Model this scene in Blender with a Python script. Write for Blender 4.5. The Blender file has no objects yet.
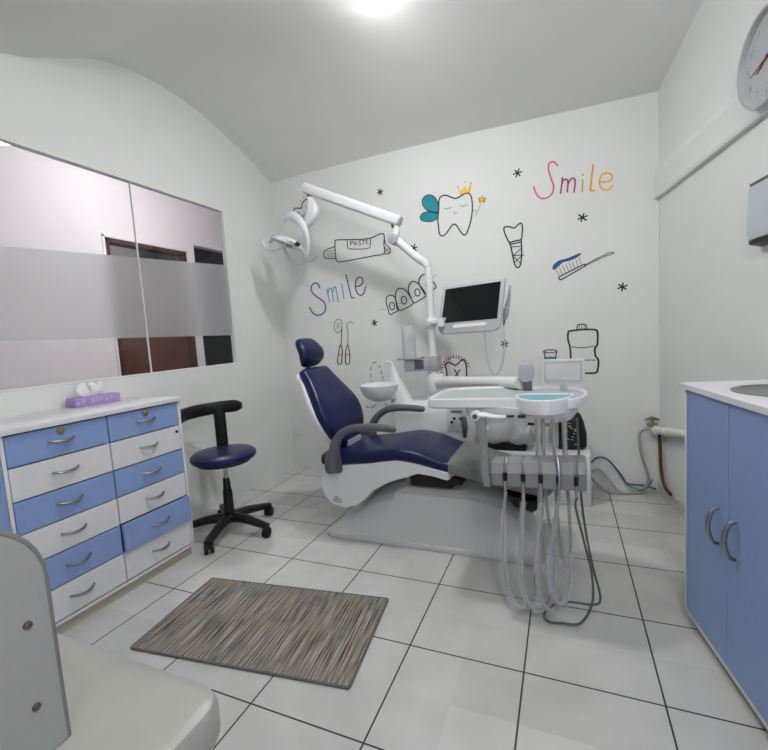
import bpy, bmesh, math, random
from mathutils import Vector, Matrix
random.seed(7)
PI = math.pi
SC = bpy.context.scene
COL = SC.collection

# ------------------------------------------------------------ helpers
def V(*a): return Vector(a)
def lin(c):
    return tuple(((x/255)/12.92 if x/255 <= 0.04045 else ((x/255+0.055)/1.055)**2.4) for x in c)
MATS = {}
def mat(name, rgb, rough=0.5, metal=0.0, spec=0.5, trans=0.0, ior=1.45, noise=None, bump=None, coat=0.0, alpha=1.0):
    m = bpy.data.materials.new(name); m.use_nodes = True
    nt = m.node_tree; b = nt.nodes['Principled BSDF']
    c = lin(rgb)
    b.inputs['Base Color'].default_value = (*c, 1)
    b.inputs['Roughness'].default_value = rough
    b.inputs['Metallic'].default_value = metal
    b.inputs['Specular IOR Level'].default_value = spec
    b.inputs['Transmission Weight'].default_value = trans
    b.inputs['IOR'].default_value = ior
    b.inputs['Coat Weight'].default_value = coat
    b.inputs['Alpha'].default_value = alpha
    tc = nt.nodes.new('ShaderNodeTexCoord')
    if noise:
        sc, amt = noise
        n = nt.nodes.new('ShaderNodeTexNoise'); n.inputs['Scale'].default_value = sc; n.inputs['Detail'].default_value = 4
        nt.links.new(tc.outputs['Object'], n.inputs['Vector'])
        r = nt.nodes.new('ShaderNodeValToRGB')
        r.color_ramp.elements[0].position = .3; r.color_ramp.elements[1].position = .7
        r.color_ramp.elements[0].color = (*[x*(1-amt) for x in c], 1)
        r.color_ramp.elements[1].color = (*[min(1, x*(1+amt)) for x in c], 1)
        nt.links.new(n.outputs['Fac'], r.inputs['Fac']); nt.links.new(r.outputs['Color'], b.inputs['Base Color'])
    if bump:
        sc, st = bump
        n2 = nt.nodes.new('ShaderNodeTexNoise'); n2.inputs['Scale'].default_value = sc; n2.inputs['Detail'].default_value = 5
        nt.links.new(tc.outputs['Object'], n2.inputs['Vector'])
        bp = nt.nodes.new('ShaderNodeBump'); bp.inputs['Strength'].default_value = st; bp.inputs['Distance'].default_value = .01
        nt.links.new(n2.outputs['Fac'], bp.inputs['Height']); nt.links.new(bp.outputs['Normal'], b.inputs['Normal'])
    MATS[name] = m
    return m

def new(): return bmesh.new()
def faces_since(bm, n): return bm.faces[:] [n:]
def add_box(bm, lo, hi, bev=0.0, seg=2, M=None):
    t = bmesh.new()
    bmesh.ops.create_cube(t, size=1)
    lo = Vector(lo); hi = Vector(hi); s = hi-lo; c = (hi+lo)/2
    for v in t.verts: v.co = Vector((v.co.x*s.x, v.co.y*s.y, v.co.z*s.z)) + c
    if bev > 0:
        bmesh.ops.bevel(t, geom=t.edges[:], offset=min(bev, min(s)*.49), segments=seg, profile=.5, affect='EDGES')
    merge(bm, t, M)
def merge(bm, t, M=None):
    if M is not None: bmesh.ops.transform(t, matrix=M, verts=t.verts)
    vm = {}
    for v in t.verts: vm[v] = bm.verts.new(v.co)
    for f in t.faces:
        try:
            nf = bm.faces.new([vm[v] for v in f.verts]); nf.material_index = f.material_index; nf.smooth = f.smooth
        except ValueError: pass
    t.free()
def loft(bm, rings, cap=True, closed=True, loop=False):
    R = [[bm.verts.new(p) for p in r] for r in rings]
    n = len(R[0]); m = len(R)
    for i in range(m if loop else m-1):
        a = R[i]; b = R[(i+1) % m]
        for j in range(n if closed else n-1):
            k = (j+1) % n
            try: bm.faces.new((a[j], a[k], b[k], b[j]))
            except ValueError: pass
    if cap and not loop:
        try: bm.faces.new(R[0][::-1]); bm.faces.new(R[-1])
        except ValueError: pass
def catmull(P, n=6, closed=False):
    P = [Vector(p) for p in P]; N = len(P)
    if N < 3 and not closed: return P
    out = []
    rng = range(N if closed else N-1)
    for i in rng:
        p1 = P[i]; p2 = P[(i+1) % N]
        p0 = P[i-1] if (closed or i > 0) else p1*2-p2
        p3 = P[(i+2) % N] if (closed or i+2 < N) else p2*2-p1
        for k in range(n):
            t = k/n
            out.append(.5*((2*p1)+(p2-p0)*t+(2*p0-5*p1+4*p2-p3)*t*t+(3*p1-p0-3*p2+p3)*t**3))
    if not closed: out.append(P[-1])
    return out
def add_tube(bm, pts, r, seg=12, smooth=0, closed=False, flat=1.0, up=None, cap=True):
    """tube along pts; r number or list; flat squashes the section along its second axis"""
    rr = r if isinstance(r, (list, tuple)) else [r]*len(pts)
    if smooth:
        Q = catmull([Vector((*Vector(p), )) for p in pts], smooth, closed)
        R = []
        N = len(pts)
        for i in range(N if closed else N-1):
            for k in range(smooth): R.append(rr[i]+(rr[(i+1) % N]-rr[i])*k/smooth)
        if not closed: R.append(rr[-1])
    else: Q = [Vector(p) for p in pts]; R = list(rr)
    n = len(Q); rings = []
    ref = Vector(up) if up else None
    prev = None
    for i in range(n):
        if closed: d = Q[(i+1) % n]-Q[i-1]
        elif i == 0: d = Q[1]-Q[0]
        elif i == n-1: d = Q[-1]-Q[-2]
        else: d = (Q[i+1]-Q[i]).normalized()+(Q[i]-Q[i-1]).normalized()
        d.normalize()
        if prev is None or ref is not None:
            a = ref if ref is not None else (Vector((0, 0, 1)) if abs(d.z) < .9 else Vector((1, 0, 0)))
            x = a.cross(d)
            if x.length < 1e-5: x = Vector((1, 0, 0)).cross(d)
            x.normalize()
        else:
            x = prev-d*prev.dot(d); x.normalize()
        prev = x; y = d.cross(x)
        rings.append([Q[i]+x*(R[i]*math.cos(2*PI*j/seg))+y*(R[i]*flat*math.sin(2*PI*j/seg)) for j in range(seg)])
    loft(bm, rings, cap=cap and not closed, loop=closed)
def add_cyl(bm, a, b, r, r2=None, seg=24, bev=0):
    a = Vector(a); b = Vector(b); r2 = r if r2 is None else r2
    if bev:
        d = (b-a).normalized(); L = (b-a).length
        pts = [a, a+d*bev*.3, a+d*bev, b-d*bev, b-d*bev*.3, b]
        rs = [r-bev, r-bev*.3, r, r2, r2-bev*.3, r2-bev]
        add_tube(bm, pts, rs, seg)
    else: add_tube(bm, [a, b], [r, r2], seg)
def add_lathe(bm, prof, c=(0, 0, 0), seg=32, M=None, sx=1, sy=1):
    t = bmesh.new()
    rings = [[Vector((r*math.cos(2*PI*j/seg)*sx, r*math.sin(2*PI*j/seg)*sy, z)) for j in range(seg)] for r, z in prof]
    loft(t, rings, cap=True)
    MM = Matrix.Translation(Vector(c)) @ (M if M is not None else Matrix.Identity(4))
    merge(bm, t, MM)
def add_prism(bm, pts, h, M=None, bev=0):
    """pts 2D (x,y) outline extruded 0..h in z, then M"""
    t = bmesh.new()
    a = [t.verts.new((p[0], p[1], 0)) for p in pts]
    f = t.faces.new(a)
    r = bmesh.ops.extrude_face_region(t, geom=[f])
    for v in [g for g in r['geom'] if isinstance(g, bmesh.types.BMVert)]: v.co.z += h
    bmesh.ops.recalc_face_normals(t, faces=t.faces[:])
    if bev:
        es = [e for e in t.edges if abs(e.verts[0].co.z-e.verts[1].co.z) < 1e-6]
        bmesh.ops.bevel(t, geom=es, offset=bev, segments=2, profile=.5, affect='EDGES')
    merge(bm, t, M)
def rrect(w, h, r, n=5, cx=0, cy=0):
    """rounded rectangle outline; r one radius or four (br,tr,tl,bl)"""
    rs = r if isinstance(r, (list, tuple)) else [r]*4
    out = []
    for (sx, sy, a0, q) in ((1, -1, -90, rs[0]), (1, 1, 0, rs[1]), (-1, 1, 90, rs[2]), (-1, -1, 180, rs[3])):
        ox = cx+sx*(w/2-q); oy = cy+sy*(h/2-q)
        for k in range(n+1):
            a = math.radians(a0+90*k/n); out.append((ox+q*math.cos(a), oy+q*math.sin(a)))
    return out
def superell(w, h, e=.5, n=28):
    out = []
    for k in range(n):
        a = 2*PI*k/n; c, s = math.cos(a), math.sin(a)
        out.append((w*math.copysign(abs(c)**e, c), h*math.copysign(abs(s)**e, s)))
    return out
def obj(name, bm, m, parent=None, smooth=35, label=None):
    bmesh.ops.recalc_face_normals(bm, faces=bm.faces[:])
    me = bpy.data.meshes.new(name); bm.to_mesh(me); bm.free()
    for x in (m if isinstance(m, (list, tuple)) else [m]): me.materials.append(MATS[x] if isinstance(x, str) else x)
    if smooth:
        me.polygons.foreach_set('use_smooth', [True]*len(me.polygons))
        try: me.set_sharp_from_angle(angle=math.radians(smooth))
        except Exception: pass
    o = bpy.data.objects.new(name, me); COL.objects.link(o)
    if parent is not None:
        o.parent = parent
        P = Vector((0, 0, 0)); q = parent
        while q is not None: P += q.location; q = q.parent
        o.location = (0, 0, 0)
        me.transform(Matrix.Translation(-P))
    if label: o['label'] = label
    return o
def thing(name, label, cat, loc=(0, 0, 0), group=None):
    o = bpy.data.objects.new(name, None); COL.objects.link(o); o.location = loc; o.empty_display_size = .05
    o['label'] = label; o['category'] = cat
    if group: o['group'] = group
    return o
def tag(o, label, cat, group=None):
    o['label'] = label; o['category'] = cat
    if group: o['group'] = group
    return o
def struct(name, bm, m, parent=None, smooth=0, top=True):
    o = obj(name, bm, m, parent, smooth)
    if parent is None: o['kind'] = 'structure'
    return o
def interp(x, T):
    if x <= T[0][0]: return T[0][1]
    for (a, b), (c, d) in zip(T, T[1:]):
        if x <= c: return b+(d-b)*(x-a)/(c-a)
    return T[-1][1]
def sinterp(x, T):
    if x <= T[0][0]: return T[0][1]
    for i, ((a, b), (c, d)) in enumerate(zip(T, T[1:])):
        if x <= c:
            t = (x-a)/(c-a)
            sl = lambda k: 0 if k <= 0 or k >= len(T)-1 else (T[k+1][1]-T[k-1][1])/(T[k+1][0]-T[k-1][0])
            m0 = sl(i)*(c-a); m1 = sl(i+1)*(c-a)
            return (2*t**3-3*t*t+1)*b+(t**3-2*t*t+t)*m0+(-2*t**3+3*t*t)*d+(t**3-t*t)*m1
    return T[-1][1]

# ------------------------------------------------------------ materials
mat('wall_paint', (226, 228, 226), .75, noise=(2.2, .02), bump=(6, .12))
mat('ceiling_paint', (234, 234, 232), .8, noise=(1.5, .02), bump=(3, .25))
mat('beyond_paint', (232, 226, 229), .7)
mat('trim_white', (225, 226, 224), .5)
mat('skirting', (190, 190, 184), .6, noise=(30, .12))
mat('white_plastic', (222, 222, 228), .3, coat=.2)
mat('white_enamel', (226, 226, 230), .28)
mat('grey_plastic', (168, 168, 178), .4)
mat('frame_grey', (176, 177, 186), .4)
mat('arm_grey', (92, 92, 102), .45)
mat('holder_grey', (130, 132, 134), .45)
mat('base_grey', (196, 196, 197), .4)
mat('navy_vinyl', (14, 24, 70), .33, spec=.45, bump=(180, .03))
mat('foot_vinyl', (112, 118, 114), .5)
mat('black_plastic', (16, 16, 18), .42)
mat('black_matte', (10, 10, 11), .7)
mat('dark_gap', (24, 26, 32), .8)
mat('screen_black', (10, 11, 14), .12, spec=.5)
mat('chrome', (200, 200, 202), .18, metal=1)
mat('brushed_steel', (150, 150, 152), .33, metal=1)
mat('brass', (196, 178, 120), .3, metal=1)
mat('drawer_blue', (132, 156, 206), .45, noise=(40, .02))
mat('door_blue', (134, 156, 202), .4, noise=(40, .02))
mat('laminate_white', (216, 216, 222), .45, noise=(25, .02))
mat('tray_mat', (170, 182, 182), .45)
mat('teal_mat', (120, 172, 190), .4)
mat('hose_grey', (150, 152, 152), .4)
mat('hose_dark', (88, 90, 90), .45)
mat('pvc_cream', (222, 222, 214), .45)
mat('rust', (92, 52, 40), .75, noise=(50, .4))
mat('valve_grey', (120, 116, 108), .6, noise=(60, .3))
mat('cable_grey', (162, 164, 158), .5)
mat('cable_blue', (40, 40, 120), .4)
mat('cable_green', (70, 130, 110), .4)
mat('tissue_lilac', (176, 146, 204), .6, noise=(90, .10))
mat('lilac_pale', (198, 176, 220), .6)
mat('tissue_paper', (240, 240, 240), .8)
mat('desk_top', (154, 154, 150), .35, noise=(20, .04))
mat('panel_white', (150, 152, 152), .5, noise=(120, .02))
mat('panel_edge', (112, 112, 114), .5)
mat('bolt', (120, 112, 108), .3, metal=1)
mat('bag_black', (20, 20, 22), .5, noise=(70, .6))
mat('bag_print', (190, 190, 190), .6)
mat('wood_brown', (88, 48, 40), .35, noise=(12, .12))
mat('wood_frame', (72, 44, 40), .4)
mat('clock_rim', (176, 180, 182), .35)
mat('clock_face', (228, 230, 230), .5)
mat('clock_ink', (104, 106, 114), .6)
mat('clock_red', (150, 60, 55), .5)
mat('steel_box', (196, 202, 208), .35)
mat('ink', (38, 40, 46), .7)
mat('teal', (12, 140, 156), .6)
mat('yellow', (244, 196, 40), .6)
mat('gold_line', (196, 150, 40), .6)
mat('grey_line', (120, 122, 128), .7)
mat('pink', (226, 84, 140), .6)
mat('maroon', (160, 60, 104), .6)
mat('ochre', (206, 160, 84), .6)
mat('orange_line', (232, 160, 64), .6)
mat('orange_light', (246, 178, 90), .6)
mat('paste_blue', (24, 92, 150), .6)
mat('plum', (104, 70, 110), .6)
mat('indigo', (56, 54, 128), .6)
mat('sky_line', (120, 146, 206), .6)
mat('steel_line', (90, 130, 166), .6)
mat('deep_blue', (48, 92, 140), .6)
mat('dark_plum', (72, 42, 66), .6)
mat('red_line', (204, 70, 84), .6)
mat('logo_ink', (70, 80, 110), .6)
# transparent sheets
def sheet(name, rgb, a, rough=.3):
    m = bpy.data.materials.new(name); m.use_nodes = True; nt = m.node_tree; nt.nodes.clear()
    out = nt.nodes.new('ShaderNodeOutputMaterial'); mx = nt.nodes.new('ShaderNodeMixShader'); tr = nt.nodes.new('ShaderNodeBsdfTransparent')
    p = nt.nodes.new('ShaderNodeBsdfPrincipled'); p.inputs['Base Color'].default_value = (*lin(rgb), 1); p.inputs['Roughness'].default_value = rough
    mx.inputs[0].default_value = a
    nt.links.new(tr.outputs[0], mx.inputs[1]); nt.links.new(p.outputs[0], mx.inputs[2]); nt.links.new(mx.outputs[0], out.inputs[0])
    MATS[name] = m; return m
sheet('thin_plastic', (226, 228, 230), .30, .25)
sheet('cup_plastic', (226, 226, 230), .55, .3)
sheet('viewer_panel', (214, 216, 218), .80, .25)
def glass_mat():
    m = bpy.data.materials.new('pane_glass'); m.use_nodes = True; nt = m.node_tree; nt.nodes.clear()
    out = nt.nodes.new('ShaderNodeOutputMaterial'); mx = nt.nodes.new('ShaderNodeMixShader'); tr = nt.nodes.new('ShaderNodeBsdfTransparent')
    g = nt.nodes.new('ShaderNodeBsdfGlossy'); g.inputs['Roughness'].default_value = .0
    tr.inputs['Color'].default_value = (.94, .95, .95, 1)
    fr = nt.nodes.new('ShaderNodeFresnel'); fr.inputs['IOR'].default_value = 1.5
    mp = nt.nodes.new('ShaderNodeMath'); mp.operation = 'MULTIPLY'; mp.inputs[1].default_value = 1.0
    ge = nt.nodes.new('ShaderNodeNewGeometry'); iv = nt.nodes.new('ShaderNodeMath'); iv.operation = 'SUBTRACT'; iv.inputs[0].default_value = 1.0
    nt.links.new(ge.outputs['Backfacing'], iv.inputs[1]); nt.links.new(iv.outputs[0], mp.inputs[1]); nt.links.new(fr.outputs[0], mp.inputs[0]); nt.links.new(mp.outputs[0], mx.inputs[0])
    nt.links.new(tr.outputs[0], mx.inputs[1]); nt.links.new(g.outputs[0], mx.inputs[2]); nt.links.new(mx.outputs[0], out.inputs[0])
    MATS['pane_glass'] = m
glass_mat()
def frost_mat():
    m = bpy.data.materials.new('frosted_film'); m.use_nodes = True; nt = m.node_tree
    b = nt.nodes['Principled BSDF']; b.inputs['Base Color'].default_value = (.80, .80, .82, 1)
    b.inputs['Transmission Weight'].default_value = .72; b.inputs['IOR'].default_value = 1.12
    tc = nt.nodes.new('ShaderNodeTexCoord'); mp = nt.nodes.new('ShaderNodeMapping')
    mp.inputs['Rotation'].default_value = (0, 0, math.radians(45))
    sx = nt.nodes.new('ShaderNodeSeparateXYZ'); cx = nt.nodes.new('ShaderNodeCombineXYZ')
    nt.links.new(tc.outputs['Object'], sx.inputs[0]); nt.links.new(sx.outputs['Y'], cx.inputs['X']); nt.links.new(sx.outputs['Z'], cx.inputs['Y'])
    nt.links.new(cx.outputs[0], mp.inputs['Vector'])
    br = nt.nodes.new('ShaderNodeTexBrick'); br.inputs['Scale'].default_value = 1; br.inputs['Brick Width'].default_value = .09; br.inputs['Row Height'].default_value = .03
    br.inputs['Mortar Size'].default_value = .0022; br.inputs['Color1'].default_value = (.345, .345, .345, 1); br.inputs['Color2'].default_value = (.345, .345, .345, 1); br.inputs['Mortar'].default_value = (.275, .275, .275, 1)
    nt.links.new(mp.outputs[0], br.inputs['Vector'])
    rr = nt.nodes.new('ShaderNodeMath'); rr.operation = 'MULTIPLY'; rr.inputs[1].default_value = 1.0
    nt.links.new(br.outputs['Color'], rr.inputs[0]); nt.links.new(rr.outputs[0], b.inputs['Roughness'])
    MATS['frosted_film'] = m
frost_mat()
def floor_mat():
    m = bpy.data.materials.new('floor_tiles'); m.use_nodes = True; nt = m.node_tree; b = nt.nodes['Principled BSDF']
    g = nt.nodes.new('ShaderNodeNewGeometry'); s = nt.nodes.new('ShaderNodeSeparateXYZ'); nt.links.new(g.outputs['Position'], s.inputs[0])
    def line(out, off):
        a = nt.nodes.new('ShaderNodeMath'); a.operation = 'ADD'; a.inputs[1].default_value = off+.2+4
        d = nt.nodes.new('ShaderNodeMath'); d.operation = 'DIVIDE'; d.inputs[1].default_value = .4
        f = nt.nodes.new('ShaderNodeMath'); f.operation = 'FRACT'
        sub = nt.nodes.new('ShaderNodeMath'); sub.operation = 'SUBTRACT'; sub.inputs[1].default_value = .5
        ab = nt.nodes.new('ShaderNodeMath'); ab.operation = 'ABSOLUTE'
        lt = nt.nodes.new('ShaderNodeMath'); lt.operation = 'LESS_THAN'; lt.inputs[1].default_value = .0070
        fl = nt.nodes.new('ShaderNodeMath'); fl.operation = 'FLOOR'
        nt.links.new(out, a.inputs[0]); nt.links.new(a.outputs[0], d.inputs[0]); nt.links.new(d.outputs[0], f.inputs[0]); nt.links.new(d.outputs[0], fl.inputs[0])
        nt.links.new(f.outputs[0], sub.inputs[0]); nt.links.new(sub.outputs[0], ab.inputs[0]); nt.links.new(ab.outputs[0], lt.inputs[0])
        return lt, fl
    lx, fx = line(s.outputs['X'], -.558); ly, fy = line(s.outputs['Y'], 1.008)
    mx = nt.nodes.new('ShaderNodeMath'); mx.operation = 'MAXIMUM'; nt.links.new(lx.outputs[0], mx.inputs[0]); nt.links.new(ly.outputs[0], mx.inputs[1])
    cb = nt.nodes.new('ShaderNodeCombineXYZ'); nt.links.new(fx.outputs[0], cb.inputs[0]); nt.links.new(fy.outputs[0], cb.inputs[1])
    wn = nt.nodes.new('ShaderNodeTexWhiteNoise'); nt.links.new(cb.outputs[0], wn.inputs['Vector'])
    ns = nt.nodes.new('ShaderNodeTexNoise'); ns.inputs['Scale'].default_value = 5; ns.inputs['Detail'].default_value = 5; nt.links.new(g.outputs['Position'], ns.inputs['Vector'])
    av = nt.nodes.new('ShaderNodeMath'); av.operation = 'MULTIPLY_ADD'; av.inputs[1].default_value = .35
    nt.links.new(wn.outputs['Value'], av.inputs[0]); nt.links.new(ns.outputs['Fac'], av.inputs[2])
    cr = nt.nodes.new('ShaderNodeValToRGB'); cr.color_ramp.elements[0].position = .25; cr.color_ramp.elements[1].position = 1.0
    cr.color_ramp.elements[0].color = (*lin((182, 182, 179)), 1); cr.color_ramp.elements[1].color = (*lin((206, 206, 203)), 1)
    nt.links.new(av.outputs[0], cr.inputs[0])
    mc = nt.nodes.new('ShaderNodeMix'); mc.data_type = 'RGBA'; nt.links.new(mx.outputs[0], mc.inputs['Factor']); nt.links.new(cr.outputs[0], mc.inputs['A']); mc.inputs['B'].default_value = (*lin((46, 46, 44)), 1)
    nt.links.new(mc.outputs['Result'], b.inputs['Base Color'])
    rm = nt.nodes.new('ShaderNodeMath'); rm.operation = 'MULTIPLY_ADD'; rm.inputs[1].default_value = .5; rm.inputs[2].default_value = .20; nt.links.new(mx.outputs[0], rm.inputs[0]); nt.links.new(rm.outputs[0], b.inputs['Roughness'])
    MATS['floor_tiles'] = m
floor_mat()
def rug_mat():
    m = bpy.data.materials.new('rug_weave'); m.use_nodes = True; nt = m.node_tree; b = nt.nodes['Principled BSDF']; b.inputs['Roughness'].default_value = .95; b.inputs['Specular IOR Level'].default_value = .1
    tc = nt.nodes.new('ShaderNodeTexCoord')
    def nz(sx, sy, det=2):
        mp = nt.nodes.new('ShaderNodeMapping'); mp.inputs['Scale'].default_value = (sx, sy, 1); nt.links.new(tc.outputs['Object'], mp.inputs['Vector'])
        n = nt.nodes.new('ShaderNodeTexNoise'); n.inputs['Scale'].default_value = 1; n.inputs['Detail'].default_value = det; nt.links.new(mp.outputs[0], n.inputs['Vector']); return n
    a = nz(150, 5); c = nz(7, 9, 4)
    cr = nt.nodes.new('ShaderNodeValToRGB'); e = cr.color_ramp.elements
    e[0].position = .30; e[0].color = (*lin((66, 64, 66)), 1); e[1].position = .66; e[1].color = (*lin((196, 192, 184)), 1)
    for p, q in ((.40, (126, 122, 117)), (.52, (162, 157, 150))): x = e.new(p); x.color = (*lin(q), 1)
    nt.links.new(a.outputs['Fac'], cr.inputs[0])
    cr2 = nt.nodes.new('ShaderNodeValToRGB'); e = cr2.color_ramp.elements
    e[0].position = .32; e[0].color = (*lin((112, 118, 132)), 1); e[1].position = .68; e[1].color = (*lin((198, 166, 126)), 1)
    x = e.new(.46); x.color = (*lin((186, 180, 172)), 1); x = e.new(.57); x.color = (*lin((190, 184, 174)), 1)
    nt.links.new(c.outputs['Fac'], cr2.inputs[0])
    mx = nt.nodes.new('ShaderNodeMix'); mx.data_type = 'RGBA'; mx.blend_type = 'MULTIPLY'; mx.inputs['Factor'].default_value = .6
    nt.links.new(cr.outputs[0], mx.inputs['A']); nt.links.new(cr2.outputs[0], mx.inputs['B']); nt.links.new(mx.outputs['Result'], b.inputs['Base Color'])
    bp = nt.nodes.new('ShaderNodeBump'); bp.inputs['Strength'].default_value = .5; bp.inputs['Distance'].default_value = .004; nt.links.new(a.outputs['Fac'], bp.inputs['Height']); nt.links.new(bp.outputs[0], b.inputs['Normal'])
    MATS['rug_weave'] = m
rug_mat()
mat('rug_edge', (104, 100, 96), .95)
def plinth_mat():
    m = mat('plinth_wood', (176, 170, 154), .6); nt = m.node_tree; b = nt.nodes['Principled BSDF']
    tc = nt.nodes.new('ShaderNodeTexCoord'); mp = nt.nodes.new('ShaderNodeMapping'); mp.inputs['Scale'].default_value = (8, 3, 60); nt.links.new(tc.outputs['Object'], mp.inputs['Vector'])
    n = nt.nodes.new('ShaderNodeTexNoise'); n.inputs['Scale'].default_value = 1; nt.links.new(mp.outputs[0], n.inputs['Vector'])
    cr = nt.nodes.new('ShaderNodeValToRGB'); cr.color_ramp.elements[0].color = (*lin((150, 144, 128)), 1); cr.color_ramp.elements[1].color = (*lin((200, 196, 180)), 1)
    nt.links.new(n.outputs['Fac'], cr.inputs[0]); nt.links.new(cr.outputs[0], b.inputs['Base Color'])
plinth_mat()
def emis(name, rgb, s):
    m = bpy.data.materials.new(name); m.use_nodes = True; b = m.node_tree.nodes['Principled BSDF']
    b.inputs['Base Color'].default_value = (.9, .9, .9, 1); b.inputs['Emission Color'].default_value = (*rgb, 1); b.inputs['Emission Strength'].default_value = s
    MATS[name] = m
emis('bulb_glow', (1, .99, .985), 280)
emis('fill_glow', (1, .99, .985), 230)
emis('beyond_glow', (1, .965, .98), 130)
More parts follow.
